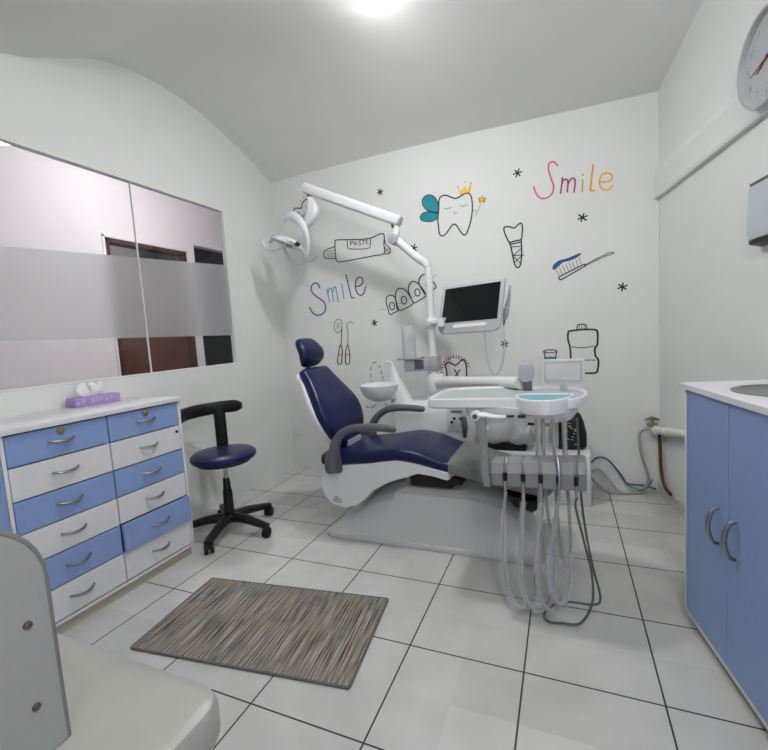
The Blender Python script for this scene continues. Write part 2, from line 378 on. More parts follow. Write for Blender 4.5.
ART = {
 'tooth_fairy': [
  ('crown_part','yellow',0,[(1.631,2.155),(1.643,2.139),(1.656,2.15),(1.671,2.16),(1.679,2.176),(1.686,2.153),(1.696,2.143),(1.71,2.161),(1.724,2.18),(1.715,2.151),(1.705,2.119),(1.676,2.117),(1.646,2.114),(1.638,2.133)],'fill'),
  ('crown_part','gold_line',0.003,[(1.629,2.174),(1.634,2.142),(1.646,2.12),(1.676,2.118),(1.706,2.121),(1.715,2.151),(1.72,2.181)],''),
  ('crown_part','gold_line',0.006,[(1.626,2.177),(1.631,2.171)],''),
  ('crown_part','gold_line',0.006,[(1.675,2.2),(1.68,2.193)],''),
  ('crown_part','gold_line',0.006,[(1.716,2.186),(1.722,2.18)],''),
  ('wing','teal',0,[(1.476,2.08),(1.454,2.13),(1.419,2.155),(1.383,2.155),(1.356,2.131),(1.356,2.092),(1.382,2.054),(1.426,2.031),(1.47,2.02)],'fill'),
  ('wing1','teal',0,[(1.47,2.012),(1.417,2.033),(1.362,2.036),(1.332,2.015),(1.341,1.984),(1.386,1.968),(1.431,1.965),(1.468,1.984)],'fill'),
  ('wing','ink',0.006,[(1.476,2.08),(1.454,2.13),(1.419,2.155),(1.383,2.155),(1.356,2.131),(1.356,2.092),(1.382,2.054),(1.426,2.031),(1.47,2.02)],''),
  ('wing1','ink',0.006,[(1.47,2.012),(1.417,2.033),(1.362,2.036),(1.332,2.015),(1.341,1.984),(1.386,1.968),(1.431,1.965),(1.468,1.984)],''),
  ('outline','ink',0.009,[(1.484,2.112),(1.508,2.131),(1.543,2.128),(1.572,2.111),(1.606,2.096),(1.641,2.104),(1.672,2.117),(1.701,2.114),(1.718,2.09),(1.724,2.036),(1.718,1.964),(1.699,1.893),(1.671,1.835),(1.649,1.832),(1.625,1.867),(1.601,1.908),(1.58,1.916),(1.557,1.898),(1.524,1.861),(1.492,1.846),(1.473,1.865),(1.468,1.921),(1.466,1.972),(1.476,2.038)],'closed'),
  ('eye','grey_line',0.004,[(1.516,2.043),(1.533,2.035),(1.555,2.036),(1.569,2.04)],''),
  ('eye','grey_line',0.004,[(1.634,2.044),(1.655,2.032),(1.676,2.034),(1.687,2.041)],''),
  ('mouth','grey_line',0.003,[(1.589,2.008),(1.592,1.993),(1.603,1.99),(1.613,1.999)],''),
  ('wand','grey_line',0.003,[(1.785,2.027),(1.757,1.973),(1.746,1.952)],''),
  ('wand','grey_line',0.003,[(1.725,1.994),(1.745,1.982),(1.755,1.97)],''),
  ('wand','yellow',0,[(1.795,2.085),(1.802,2.065),(1.822,2.06),(1.806,2.05),(1.81,2.03),(1.793,2.043),(1.775,2.036),(1.781,2.054),(1.766,2.07),(1.786,2.068)],'fillsharp'),
  ('wand','gold_line',0.003,[(1.795,2.085),(1.802,2.065),(1.822,2.06),(1.806,2.05),(1.81,2.03),(1.793,2.043),(1.775,2.036),(1.781,2.054),(1.766,2.07),(1.786,2.068)],'closedsharp'),
 ],
 'smile_warm': [
  ('letter','pink',0.01,[(2.294,2.182),(2.273,2.209),(2.245,2.209),(2.237,2.172),(2.251,2.111),(2.266,2.051),(2.249,2.002),(2.198,1.987),(2.161,2.018),(2.141,2.075)],''),
  ('letter1','maroon',0.01,[(2.321,2.1),(2.315,2.048),(2.307,2.002)],''),
  ('letter1','maroon',0.01,[(2.314,2.048),(2.328,2.083),(2.348,2.082),(2.354,2.059),(2.348,2.003)],''),
  ('letter1','maroon',0.01,[(2.351,2.041),(2.369,2.078),(2.391,2.081),(2.397,2.051),(2.389,1.995)],''),
  ('letter2','ochre',0.009,[(2.442,2.061),(2.44,2.024),(2.438,1.989)],''),
  ('letter2','ochre',0.01,[(2.442,2.096),(2.442,2.091)],''),
  ('letter3','orange_line',0.011,[(2.505,2.142),(2.494,2.063),(2.486,1.996),(2.493,1.985),(2.507,1.982)],''),
  ('letter4','orange_light',0.011,[(2.542,2.029),(2.582,2.024),(2.607,2.029),(2.611,2.053),(2.591,2.074),(2.56,2.075),(2.542,2.048),(2.54,2.011),(2.559,1.98),(2.587,1.971),(2.612,1.991)],''),
 ],
 'implant': [
  ('o','ink',0.009,[(1.936,1.822),(1.944,1.841),(1.978,1.836),(2.007,1.824),(2.029,1.841),(2.052,1.85),(2.06,1.823),(2.056,1.776),(2.048,1.741),(2.008,1.736),(1.97,1.734),(1.948,1.779)],'closed'),
  ('o','ink',0.008,[(1.97,1.734),(1.973,1.719),(2.011,1.72),(2.047,1.725),(2.048,1.741)],''),
  ('o','ink',0.009,[(1.976,1.72),(1.987,1.65),(2.002,1.572),(2.021,1.552),(2.038,1.568),(2.049,1.642),(2.049,1.723)],''),
  ('o','ink',0.005,[(1.981,1.699),(2.05,1.693)],''),
  ('o','ink',0.005,[(1.989,1.638),(2.064,1.633)],''),
  ('o','ink',0.005,[(2.049,1.682),(1.989,1.636)],''),
  ('o','ink',0.005,[(2.045,1.626),(1.999,1.59)],''),
  ('o','ink',0.005,[(1.997,1.628),(2.041,1.577)],''),
 ],
 'toothbrush': [
  ('paste','paste_blue',0,[(2.245,1.516),(2.255,1.541),(2.287,1.564),(2.331,1.571),(2.374,1.583),(2.417,1.597),(2.42,1.588),(2.392,1.57),(2.349,1.556),(2.312,1.551),(2.286,1.53),(2.261,1.51)],'fill'),
  ('paste','ink',0.004,[(2.245,1.516),(2.255,1.541),(2.287,1.564),(2.331,1.571),(2.374,1.583),(2.417,1.597)],''),
  ('bristle','ink',0.003,[(2.267,1.51),(2.285,1.467)],''),
  ('bristle','ink',0.003,[(2.289,1.52),(2.306,1.472)],''),
  ('bristle','ink',0.003,[(2.308,1.531),(2.326,1.479)],''),
  ('bristle','ink',0.003,[(2.328,1.539),(2.347,1.486)],''),
  ('bristle','ink',0.003,[(2.349,1.547),(2.366,1.494)],''),
  ('bristle','ink',0.003,[(2.367,1.553),(2.385,1.503)],''),
  ('bristle','ink',0.003,[(2.39,1.564),(2.403,1.51)],''),
  ('bristle','ink',0.003,[(2.41,1.574),(2.424,1.516)],''),
  ('body','ink',0.007,[(2.284,1.451),(2.291,1.461),(2.366,1.492),(2.437,1.521),(2.445,1.515),(2.439,1.507),(2.366,1.471),(2.297,1.439)],'closed'),
  ('body','ink',0.004,[(2.444,1.515),(2.499,1.543),(2.546,1.563),(2.593,1.58),(2.616,1.571),(2.581,1.563),(2.511,1.539),(2.444,1.511)],''),
 ],
 'toothpaste': [
  ('body','ink',0.008,[(0.589,1.928),(0.605,1.945),(0.703,1.934),(0.815,1.92),(0.911,1.916),(1.021,1.935),(1.022,1.854),(1.017,1.783),(0.928,1.776),(0.789,1.77),(0.645,1.767),(0.595,1.775),(0.585,1.84)],'closed'),
  ('cap','ink',0.007,[(0.586,1.897),(0.507,1.882),(0.48,1.867),(0.479,1.822),(0.516,1.808),(0.582,1.8)],''),
  ('cap','ink',0.003,[(0.506,1.863),(0.583,1.866)],''),
  ('cap','ink',0.003,[(0.504,1.844),(0.581,1.841)],''),
  ('cap','ink',0.003,[(0.502,1.829),(0.579,1.819)],''),
  ('body','ink',0.007,[(1.027,1.931),(1.035,1.858),(1.072,1.811),(1.063,1.777),(1.016,1.78)],''),
  ('body','ink',0.004,[(1.029,1.829),(1.063,1.781)],''),
  ('body','ink',0.004,[(1.021,1.788),(1.065,1.815)],''),
  ('name','ink',0.006,[(0.703,1.934),(0.702,1.881),(0.718,1.86),(0.795,1.847),(0.878,1.84),(0.904,1.859),(0.911,1.916)],''),
  ('name','plum',0.005,[(0.73,1.883),(0.73,1.915)],''),
  ('name','plum',0.005,[(0.73,1.915),(0.752,1.915),(0.754,1.902),(0.731,1.899)],''),
  ('name','plum',0.005,[(0.762,1.881),(0.776,1.911),(0.789,1.88)],'sharp'),
  ('name','plum',0.004,[(0.767,1.891),(0.786,1.89)],''),
  ('name','plum',0.005,[(0.825,1.908),(0.807,1.908),(0.807,1.896),(0.821,1.89),(0.821,1.879),(0.802,1.878)],''),
  ('name','plum',0.005,[(0.833,1.907),(0.861,1.905)],''),
  ('name','plum',0.005,[(0.847,1.906),(0.845,1.876)],''),
  ('name','plum',0.005,[(0.891,1.904),(0.872,1.905),(0.87,1.876),(0.892,1.875)],'sharp'),
  ('name','plum',0.004,[(0.871,1.891),(0.887,1.89)],''),
 ],
 'heart_tooth': [
  ('o','ink',0.008,[(0.309,2.093),(0.261,2.13),(0.223,2.178),(0.212,2.223),(0.222,2.26),(0.251,2.261),(0.294,2.254),(0.303,2.284),(0.334,2.313),(0.38,2.312),(0.413,2.284),(0.418,2.232),(0.393,2.16),(0.352,2.103)],'closed'),
  ('eye','ink',0.006,[(0.341,2.261),(0.345,2.253)],''),
  ('eye','ink',0.006,[(0.246,2.214),(0.259,2.221),(0.272,2.219)],''),
  ('mouth','ink',0.005,[(0.292,2.2),(0.306,2.181),(0.318,2.209)],''),
  ('chin','ink',0.005,[(0.307,2.162),(0.308,2.146)],''),
  ('ray','orange_line',0.006,[(0.285,2.322),(0.299,2.308)],''),
  ('ray','orange_line',0.006,[(0.314,2.347),(0.323,2.33)],''),
  ('ray','orange_line',0.006,[(0.342,2.352),(0.348,2.333)],''),
  ('ray','orange_line',0.006,[(0.371,2.348),(0.367,2.333)],''),
 ],
 'smile_cool': [
  ('letter','indigo',0.01,[(0.412,1.576),(0.396,1.611),(0.364,1.622),(0.328,1.596),(0.331,1.55),(0.373,1.507),(0.435,1.462),(0.453,1.415),(0.433,1.366),(0.372,1.349),(0.321,1.375),(0.294,1.423)],''),
  ('letter1','sky_line',0.009,[(0.48,1.558),(0.487,1.501),(0.495,1.451)],''),
  ('letter1','sky_line',0.009,[(0.486,1.524),(0.505,1.561),(0.522,1.557),(0.528,1.514),(0.534,1.453)],''),
  ('letter1','sky_line',0.009,[(0.528,1.52),(0.548,1.567),(0.562,1.566),(0.572,1.51),(0.579,1.445)],''),
  ('letter2','steel_line',0.008,[(0.622,1.587),(0.629,1.526),(0.634,1.466)],''),
  ('letter3','deep_blue',0.01,[(0.669,1.658),(0.686,1.564),(0.701,1.481),(0.711,1.464),(0.731,1.467)],''),
  ('letter4','dark_plum',0.009,[(0.752,1.552),(0.789,1.556),(0.818,1.582),(0.812,1.615),(0.782,1.623),(0.753,1.589),(0.75,1.525),(0.777,1.482),(0.814,1.486),(0.84,1.543)],''),
 ],
 'mirror_tool': [
  ('o','grey_line',0.006,[(0.596,1.237),(0.596,1.275),(0.576,1.299),(0.543,1.291),(0.523,1.253),(0.525,1.208),(0.553,1.189),(0.584,1.204)],'closed'),
  ('o','grey_line',0.003,[(0.547,1.262),(0.579,1.268),(0.545,1.24),(0.577,1.243),(0.544,1.223)],''),
  ('o','ink',0.006,[(0.595,1.231),(0.585,1.154),(0.573,1.076)],''),
  ('o','ink',0.007,[(0.563,1.078),(0.54,0.998),(0.529,0.936),(0.547,0.922),(0.568,0.94),(0.583,1.041),(0.573,1.078)],'closed'),
  ('band','red_line',0.004,[(0.543,1.009),(0.576,1.008)],''),
  ('band','red_line',0.004,[(0.541,0.998),(0.575,0.997)],''),
 ],
 'probe_tool': [
  ('o','grey_line',0.005,[(0.704,1.255),(0.687,1.271),(0.657,1.266),(0.64,1.234),(0.648,1.183),(0.637,1.084)],''),
  ('o','ink',0.007,[(0.633,1.078),(0.612,1.017),(0.605,0.933),(0.624,0.918),(0.643,0.937),(0.651,1.016),(0.642,1.074)],'closed'),
  ('band','red_line',0.004,[(0.613,1.006),(0.649,1.005)],''),
  ('band','red_line',0.004,[(0.612,0.995),(0.648,0.993)],''),
 ],
 'braces': [
  ('o','ink',0.008,[(1.035,1.304),(1.019,1.357),(1.01,1.402),(1.016,1.438),(1.045,1.454),(1.08,1.443),(1.094,1.409),(1.103,1.365),(1.109,1.331),(1.068,1.313)],'closed'),
  ('o','ink',0.008,[(1.109,1.331),(1.093,1.395),(1.093,1.453),(1.111,1.491),(1.143,1.499),(1.177,1.481),(1.209,1.435),(1.233,1.386),(1.228,1.368),(1.172,1.341)],'closed'),
  ('o','ink',0.008,[(1.244,1.378),(1.216,1.427),(1.202,1.478),(1.214,1.52),(1.242,1.541),(1.276,1.528),(1.304,1.496),(1.328,1.459),(1.341,1.422),(1.29,1.395)],'closed'),
  ('o','ink',0.008,[(1.345,1.425),(1.307,1.482),(1.292,1.526),(1.3,1.56),(1.324,1.582),(1.353,1.579),(1.388,1.544),(1.425,1.484),(1.413,1.468),(1.375,1.443)],'closed'),
  ('bracket','ink',0.008,[(1.078,1.37),(1.076,1.352),(1.066,1.341),(1.053,1.34),(1.041,1.35),(1.036,1.367),(1.038,1.385),(1.048,1.396),(1.061,1.397),(1.073,1.387)],'closed'),
  ('bracket','ink',0.008,[(1.181,1.406),(1.179,1.388),(1.17,1.377),(1.157,1.376),(1.145,1.387),(1.14,1.404),(1.142,1.422),(1.151,1.434),(1.164,1.434),(1.176,1.424)],'closed'),
  ('bracket','ink',0.008,[(1.296,1.454),(1.293,1.438),(1.284,1.428),(1.271,1.427),(1.259,1.437),(1.254,1.452),(1.256,1.468),(1.266,1.479),(1.279,1.479),(1.29,1.47)],'closed'),
  ('bracket','ink',0.008,[(1.383,1.498),(1.381,1.482),(1.372,1.472),(1.36,1.472),(1.349,1.481),(1.344,1.496),(1.346,1.512),(1.355,1.522),(1.367,1.523),(1.378,1.513)],'closed'),
  ('wire','grey_line',0.003,[(0.949,1.352),(0.998,1.348)],''),
  ('wire','grey_line',0.003,[(1.1,1.379),(1.14,1.387)],''),
  ('wire','grey_line',0.003,[(1.188,1.408),(1.254,1.43)],''),
  ('wire','grey_line',0.003,[(1.403,1.549),(1.428,1.573)],''),
  ('wire','grey_line',0.003,[(1.047,1.366),(1.067,1.368)],''),
  ('wire','grey_line',0.003,[(1.149,1.404),(1.172,1.406)],''),
 ],
 'sore_tooth': [
  ('o','ink',0.01,[(1.469,0.73),(1.475,0.785),(1.471,0.848),(1.464,0.885),(1.496,0.903),(1.546,0.882),(1.598,0.921),(1.619,0.902),(1.626,0.835),(1.619,0.728)],''),
  ('cross','ink',0.008,[(1.532,0.852),(1.57,0.783)],''),
  ('cross','ink',0.008,[(1.577,0.847),(1.528,0.784)],''),
  ('eye','ink',0.004,[(1.537,0.873),(1.54,0.868)],''),
  ('eye','ink',0.004,[(1.558,0.876),(1.562,0.871)],''),
  ('mark','ink',0.007,[(1.44,0.827),(1.421,0.826)],''),
  ('mark','red_line',0.007,[(1.441,0.847),(1.422,0.85)],''),
  ('mark','ink',0.007,[(1.446,0.867),(1.428,0.873)],''),
  ('mark','red_line',0.007,[(1.455,0.885),(1.438,0.894)],''),
  ('mark','ink',0.007,[(1.466,0.901),(1.452,0.914)],''),
  ('mark','red_line',0.007,[(1.48,0.914),(1.469,0.93)],''),
  ('mark','ink',0.007,[(1.497,0.925),(1.488,0.942)],''),
  ('mark','red_line',0.007,[(1.514,0.932),(1.509,0.951)],''),
  ('mark','ink',0.007,[(1.533,0.935),(1.532,0.955)],''),
  ('mark','red_line',0.007,[(1.552,0.935),(1.554,0.955)],''),
  ('mark','ink',0.007,[(1.57,0.931),(1.576,0.95)],''),
  ('mark','red_line',0.007,[(1.587,0.924),(1.596,0.941)],''),
  ('mark','ink',0.007,[(1.603,0.913),(1.615,0.928)],''),
  ('mark','red_line',0.007,[(1.616,0.899),(1.63,0.912)],''),
  ('mark','ink',0.007,[(1.626,0.884),(1.642,0.893)],''),
  ('mark','red_line',0.007,[(1.633,0.866),(1.651,0.872)],''),
 ],
 'rinse_cup': [
  ('o','ink',0.007,[(2.173,0.957),(2.18,0.927),(2.182,0.9),(2.217,0.896),(2.248,0.9),(2.251,0.924),(2.258,0.955)],''),
  ('o','ink',0.006,[(2.173,0.958),(2.196,0.967),(2.234,0.965),(2.258,0.956),(2.234,0.946),(2.196,0.948)],'closed'),
  ('liquid','teal',0,[(2.18,0.922),(2.195,0.916),(2.218,0.92),(2.241,0.915),(2.253,0.921),(2.248,0.9),(2.217,0.898),(2.184,0.902)],'fill'),
 ],
 'rinse_bottle': [
  ('o','ink',0.012,[(2.344,0.888),(2.345,0.936),(2.341,0.984),(2.331,1.033),(2.334,1.081),(2.356,1.09),(2.421,1.093),(2.492,1.088),(2.511,1.074),(2.512,1.015),(2.508,0.984),(2.495,0.961),(2.497,0.914),(2.514,0.882),(2.509,0.819),(2.494,0.798),(2.437,0.797),(2.372,0.795),(2.337,0.812),(2.332,0.856)],'closed'),
  ('cap','ink',0.007,[(2.389,1.088),(2.392,1.123),(2.415,1.129),(2.443,1.122),(2.447,1.089)],''),
  ('cap','ink',0.003,[(2.405,1.122),(2.404,1.092)],''),
  ('cap','ink',0.003,[(2.419,1.124),(2.418,1.093)],''),
  ('cap','ink',0.003,[(2.433,1.123),(2.433,1.092)],''),
  ('o','ink',0.005,[(2.354,0.981),(2.419,0.971),(2.49,0.98)],''),
  ('o','ink',0.005,[(2.374,0.887),(2.439,0.886),(2.496,0.885)],''),
 ],
 'dashed_face': [
  ('dash','ink',0.006,[(0.845,0.751),(0.838,0.78)],''),
  ('dash','ink',0.006,[(0.831,0.804),(0.831,0.831)],''),
  ('dash','ink',0.006,[(0.833,0.863),(0.84,0.89)],''),
  ('dash','ink',0.006,[(0.854,0.919),(0.872,0.926),(0.889,0.92)],''),
  ('dash','ink',0.006,[(0.911,0.9),(0.919,0.879)],''),
  ('dash','ink',0.006,[(0.926,0.855),(0.929,0.828)],''),
  ('dash','ink',0.006,[(0.937,0.807),(0.937,0.785)],''),
  ('dash','ink',0.006,[(0.937,0.769),(0.936,0.752)],''),
  ('dash','ink',0.006,[(1.033,0.776),(1.033,0.789)],''),
  ('dash','ink',0.006,[(1.035,0.804),(1.047,0.818)],''),
  ('dash','ink',0.006,[(1.055,0.823),(1.07,0.821)],''),
  ('dash','ink',0.006,[(1.082,0.812),(1.092,0.796)],''),
  ('dash','ink',0.006,[(1.091,0.785),(1.092,0.779)],''),
  ('dash','ink',0.006,[(0.773,0.557),(0.793,0.552)],''),
  ('dash','ink',0.006,[(0.815,0.553),(0.837,0.557)],''),
  ('dash','ink',0.006,[(0.849,0.564),(0.859,0.575)],''),
  ('dash','ink',0.006,[(0.94,0.577),(0.955,0.569)],''),
  ('dash','ink',0.006,[(0.968,0.564),(0.986,0.563)],''),
  ('dash','ink',0.006,[(0.997,0.566),(1.009,0.572)],''),
 ],
}
ASTERISKS = [(1.017, 2.251), (2.04, 2.186), (2.436, 1.825), (2.661, 1.352), (1.267, 1.79), (0.896, 1.246), (1.91, 1.023)]
HOSES = [[(2.081, -1.505, 0.56), (2.071, -1.514, 0.387), (2.067, -1.522, 0.191), (2.083, -1.531, 0.089), (2.119, -1.54, 0.049), (2.152, -1.512, 0.05), (2.175, -1.494, 0.103), (2.209, -1.476, 0.198), (2.207, -1.458, 0.328), (2.198, -1.44, 0.517), (2.197, -1.42, 0.779)], [(2.148, -1.505, 0.565), (2.145, -1.514, 0.443), (2.13, -1.522, 0.251), (2.136, -1.531, 0.118), (2.172, -1.54, 0.054), (2.206, -1.512, 0.045), (2.242, -1.494, 0.116), (2.254, -1.476, 0.245), (2.235, -1.458, 0.381), (2.225, -1.44, 0.519), (2.223, -1.42, 0.779)], [(2.214, -1.505, 0.57), (2.209, -1.514, 0.45), (2.192, -1.522, 0.26), (2.195, -1.531, 0.11), (2.229, -1.54, 0.059), (2.258, -1.512, 0.061), (2.281, -1.494, 0.142), (2.283, -1.476, 0.22), (2.268, -1.458, 0.385), (2.263, -1.44, 0.522), (2.26, -1.42, 0.78)], [(2.275, -1.505, 0.574), (2.255, -1.514, 0.379), (2.238, -1.522, 0.248), (2.241, -1.531, 0.138), (2.264, -1.54, 0.092), (2.293, -1.508, 0.099), (2.311, -1.485, 0.21), (2.31, -1.462, 0.391), (2.305, -1.44, 0.525), (2.296, -1.42, 0.78)], [(2.338, -1.505, 0.579), (2.332, -1.51, 0.461), (2.359, -1.515, 0.328), (2.381, -1.52, 0.213), (2.379, -1.525, 0.103), (2.337, -1.53, 0.022), (2.278, -1.535, 0.012), (2.227, -1.54, 0.012), (2.21, -1.519, 0.026), (2.254, -1.508, 0.067), (2.305, -1.496, 0.078), (2.389, -1.485, 0.077), (2.41, -1.474, 0.105), (2.388, -1.462, 0.21), (2.37, -1.451, 0.317), (2.353, -1.44, 0.482), (2.345, -1.42, 0.781)]]
CAM_R=(0.919612, 0.387397, -0.065099)
CAM_U=(0.023498, 0.111176, 0.993523)
CAM_F=(-0.392125, 0.915185, -0.093135)
CAM_P=(2.30734, -3.16945, 1.14275)
EXPO = -0.06

# ------------------------------------------------------------ the room
WX, WD = 2.862, Vector((.15, -1, 0)).normalized()      # right wall starts at the corner and splays outwards
WN = Vector((-1, -.15, 0)).normalized()                # its inward normal
def rw(s, n=0, z=0): p = Vector((WX, 0, 0))+WD*s+WN*n; return Vector((p.x, p.y, z))
bm = new(); add_box(bm, (-.0, -3.6, -.08), (3.6, 0, 0)); struct('floor', bm, 'floor_tiles')
bm = new(); add_box(bm, (-.12, 0, -.08), (3.1, .12, 3.0)); struct('wall_back', bm, 'wall_paint')
# left wall with a window opening
wy0, wy1, wz0, wz1 = -2.95, -.60, 1.0, 2.150
bm = new()
add_box(bm, (-.04, -3.6, -.08), (0, 0, wz0)); add_box(bm, (-.04, -3.6, wz1), (0, 0, 3.0))
add_box(bm, (-.04, -3.6, wz0), (0, wy0, wz1)); add_box(bm, (-.04, wy1, wz0), (0, 0, wz1))
struct('wall_left', bm, 'wall_paint')
# right wall: thick above the ledge, thinner band of render below the ceiling
bm = new()
def rwbox(s0, s1, n0, n1, z0, z1):
    q = [rw(s0, n0), rw(s1, n0), rw(s1, n1), rw(s0, n1)]
    t = bmesh.new(); lo = [t.verts.new((p.x, p.y, z0)) for p in q]; hi = [t.verts.new((p.x, p.y, z1)) for p in q]
    t.faces.new(lo); t.faces.new(hi)
    for i in range(4): t.faces.new((lo[i], lo[(i+1) % 4], hi[(i+1) % 4], hi[i]))
    merge(bm, t)
rwbox(-.02, 3.75, -.12, 0, -.08, 1.865)
prof = [(-.12, 1.865), (.022, 1.865), (.026, 1.88), (.024, 2.0), (.006, 2.05), (0, 2.12), (0, 3.0), (-.12, 3.0)]
rings = [[(rw(s, n).x, rw(s, n).y, z) for n, z in prof] for s in (-.02, 3.75)]
loft(bm, rings)
struct('wall_right', bm, 'wall_paint')
bm = new(); add_box(bm, (-.12, -3.72, -.08), (3.75, -3.6, 3.0)); struct('wall_front', bm, 'wall_paint')
# wavy plastered ceiling, a shallow vault that flattens towards the right wall
LP = [(-3.7, 2.44), (-2.9, 2.44), (-2.4, 2.45), (-2.1, 2.475), (-1.926, 2.523), (-1.825, 2.556), (-1.711, 2.613), (-1.446, 2.745), (-1.132, 2.80), (-.743, 2.772), (-.246, 2.624), (0, 2.516), (.1, 2.46)]
RP = [(-3.7, 2.82), (-2.5, 2.86), (-1.6, 2.82), (-1.1, 2.735), (-.56, 2.615), (-.3, 2.556), (0, 2.496), (.1, 2.47)]
bm = new(); NX, NY = 40, 70; lo = []
for i in range(NX+1):
    x = -.02+3.65*i/NX; w = min(1, max(0, (x-.3)/2.4)); w = w*w*(3-2*w); r = []
    for j in range(NY+1):
        y = .02-3.66*j/NY
        bow = .02*math.sin(PI*min(1, max(0, x/2.86)))
        z = sinterp(y, LP)*(1-w)+sinterp(y, RP)*w+bow
        r.append(bm.verts.new((x, y, z)))
    lo.append(r)
for i in range(NX):
    for j in range(NY): bm.faces.new((lo[i][j], lo[i][j+1], lo[i+1][j+1], lo[i+1][j]))
r = bmesh.ops.extrude_face_region(bm, geom=bm.faces[:])
for v in [g for g in r['geom'] if isinstance(g, bmesh.types.BMVert)]: v.co.z = 3.0
struct('ceiling', bm, 'ceiling_paint', smooth=50)

# right corner skirting and small upstand
bm = new()
q = [(rw(.0, .0), rw(1.35, 0)), ]
rwbox(.02, 1.40, 0.001, .018, 0, .075); struct('baseboard_right', bm, 'skirting')

# window: slim frame, two panes, frosted band
w = new()
X0, X1 = -.07, -.045
add_box(w, (-.036, wy0, wz1-.020), (.006, wy1, wz1), .002); add_box(w, (-.036, wy0, wz0), (.002, wy1, wz0+.008), .002)
add_box(w, (-.036, wy1-.020, wz0), (.004, wy1, wz1), .002); add_box(w, (-.036, wy0, wz0), (.004, wy0+.022, wz1), .002)
add_box(w, (-.020, -1.348, wz0), (-.008, -1.342, wz1), .001)
win = struct('window_1', w, 'trim_white')
for a, b in ((wy0+.02, -1.349), (-1.341, wy1-.018)):
    g = new(); add_box(g, (-.018, a, wz0+.006), (-.012, b, wz1-.018)); obj('pane', g, 'pane_glass', win, 0)
g = new(); y0, y1 = wy0+.02, wy1-.02
zt = lambda y: 1.742+(y+.6)*.062; zb = lambda y: 1.218-(y+.6)*.006
for (a, b) in ((y0, -1.351), (-1.339, y1)):
    t = bmesh.new(); P = [(a, zb(a)), (b, zb(b)), (b, zt(b)), (a, zt(a))]
    lo = [t.verts.new((-.0115, y, z)) for y, z in P]; hi = [t.verts.new((-.0100, y, z)) for y, z in P]
    t.faces.new(lo); t.faces.new(hi)
    for i in range(4): t.faces.new((lo[i], lo[(i+1) % 4], hi[(i+1) % 4], hi[i]))
    merge(g, t)
obj('frosted_band', g, 'frosted_film', win, 0, label='frosted band with a pale basket-weave pattern')

# the room beyond the window
bm = new(); add_box(bm, (-3.4, -4.2, -.08), (-.12, 2.6, 0)); struct('floor_beyond', bm, 'trim_white')
bm = new(); add_box(bm, (-3.4, -4.2, 3.0), (-.12, 2.6, 3.08)); struct('ceiling_beyond', bm, 'beyond_paint')
bm = new()   # far wall with doorway y -.5...405 (z<2.18) and a dark opening y .53..1.25
add_box(bm, (-1.6, -4.2, 0), (-1.5, -.5, 3.0)); add_box(bm, (-1.6, -.5, 2.19), (-1.5, .405, 3.0))
add_box(bm, (-1.6, .405, 0), (-1.5, .53, 3.0)); add_box(bm, (-1.6, .53, 2.29), (-1.5, 1.3, 3.0)); add_box(bm, (-1.6, 1.3, 0), (-1.5, 2.6, 3.0))
add_box(bm, (-1.5, -4.2, 0), (-1.44, -.56, 3.0))
struct('wall_beyond', bm, 'beyond_paint')
bm = new(); add_box(bm, (-3.4, 2.5, 0), (-.12, 2.6, 3.0)); add_box(bm, (-3.4, -4.3, 0), (-.12, -4.2, 3.0)); add_box(bm, (-3.5, -4.2, 0), (-3.4, 2.6, 3.0))
add_box(bm, (-.14, .12, 0), (-.12, 2.5, 3.0)); add_box(bm, (-.14, -4.2, 0), (-.12, -3.72, 3.0)); struct('wall_outer', bm, 'beyond_paint')
bm = new(); add_box(bm, (-2.4, .53, 0), (-1.6, .56, 2.5)); add_box(bm, (-2.4, 1.28, 0), (-1.6, 1.30, 2.5)); add_box(bm, (-2.42, .53, 0), (-2.40, 1.3, 2.5)); add_box(bm, (-2.4, .53, 2.48), (-1.6, 1.3, 2.5))
add_box(bm, (-1.62, .56, 2.06), (-1.60, 1.28, 2.29)); struct('wall_niche', bm, 'dark_gap')
bm = new()
for a in (.56, .80, 1.04, 1.26): add_box(bm, (-1.545, a, 1.62), (-1.535, a+.012, 2.02))
for z in (1.64, 1.83, 2.02): add_box(bm, (-1.548, .53, z), (-1.532, 1.30, z+.012))
for a in (.66, .9, 1.14): add_tube(bm, [(-1.54, a+.075*math.cos(t), 1.88+.075*math.sin(t)) for t in [PI*k/10 for k in range(11)]], .005, 6)
tag(obj('window_grille', bm, 'black_plastic'), 'black iron grille across the dark opening seen through the glass', 'grille')
# brown door ajar
fr = new()
add_box(fr, (-1.60, -.50, 0), (-1.485, -.46, 2.19), .003); add_box(fr, (-1.60, .365, 0), (-1.485, .405, 2.19), .003); add_box(fr, (-1.60, -.50, 2.15), (-1.485, .405, 2.19), .003)
d1 = struct('door_1', fr, 'wood_frame')
cs = new(); add_box(cs, (-1.5, -.525, 0), (-1.483, -.50, 2.21), .002); add_box(cs, (-1.5, .405, 0), (-1.483, .43, 2.21), .002); add_box(cs, (-1.5, -.525, 2.19), (-1.483, .43, 2.215), .002)
obj('casing', cs, 'trim_white', d1)
leaf = new(); MM = Matrix.Translation((-1.56, .362, 0)) @ Matrix.Rotation(math.radians(-24), 4, 'Z')
add_box(leaf, (-.02, -.82, .01), (.02, 0, 2.05), .003, M=MM)
lf = obj('door_leaf', leaf, 'wood_brown', d1)
h = new(); add_lathe(h, [(.001, 0), (.024, .002), (.024, .008), (.010, .012), (.010, .035), (.026, .045), (.028, .06), (.018, .072), (.001, .074)], M=MM @ Matrix.Translation((.02, -.74, .93)) @ Matrix.Rotation(PI/2, 4, 'Y'), seg=20)
obj('door_knob', h, 'chrome', lf)
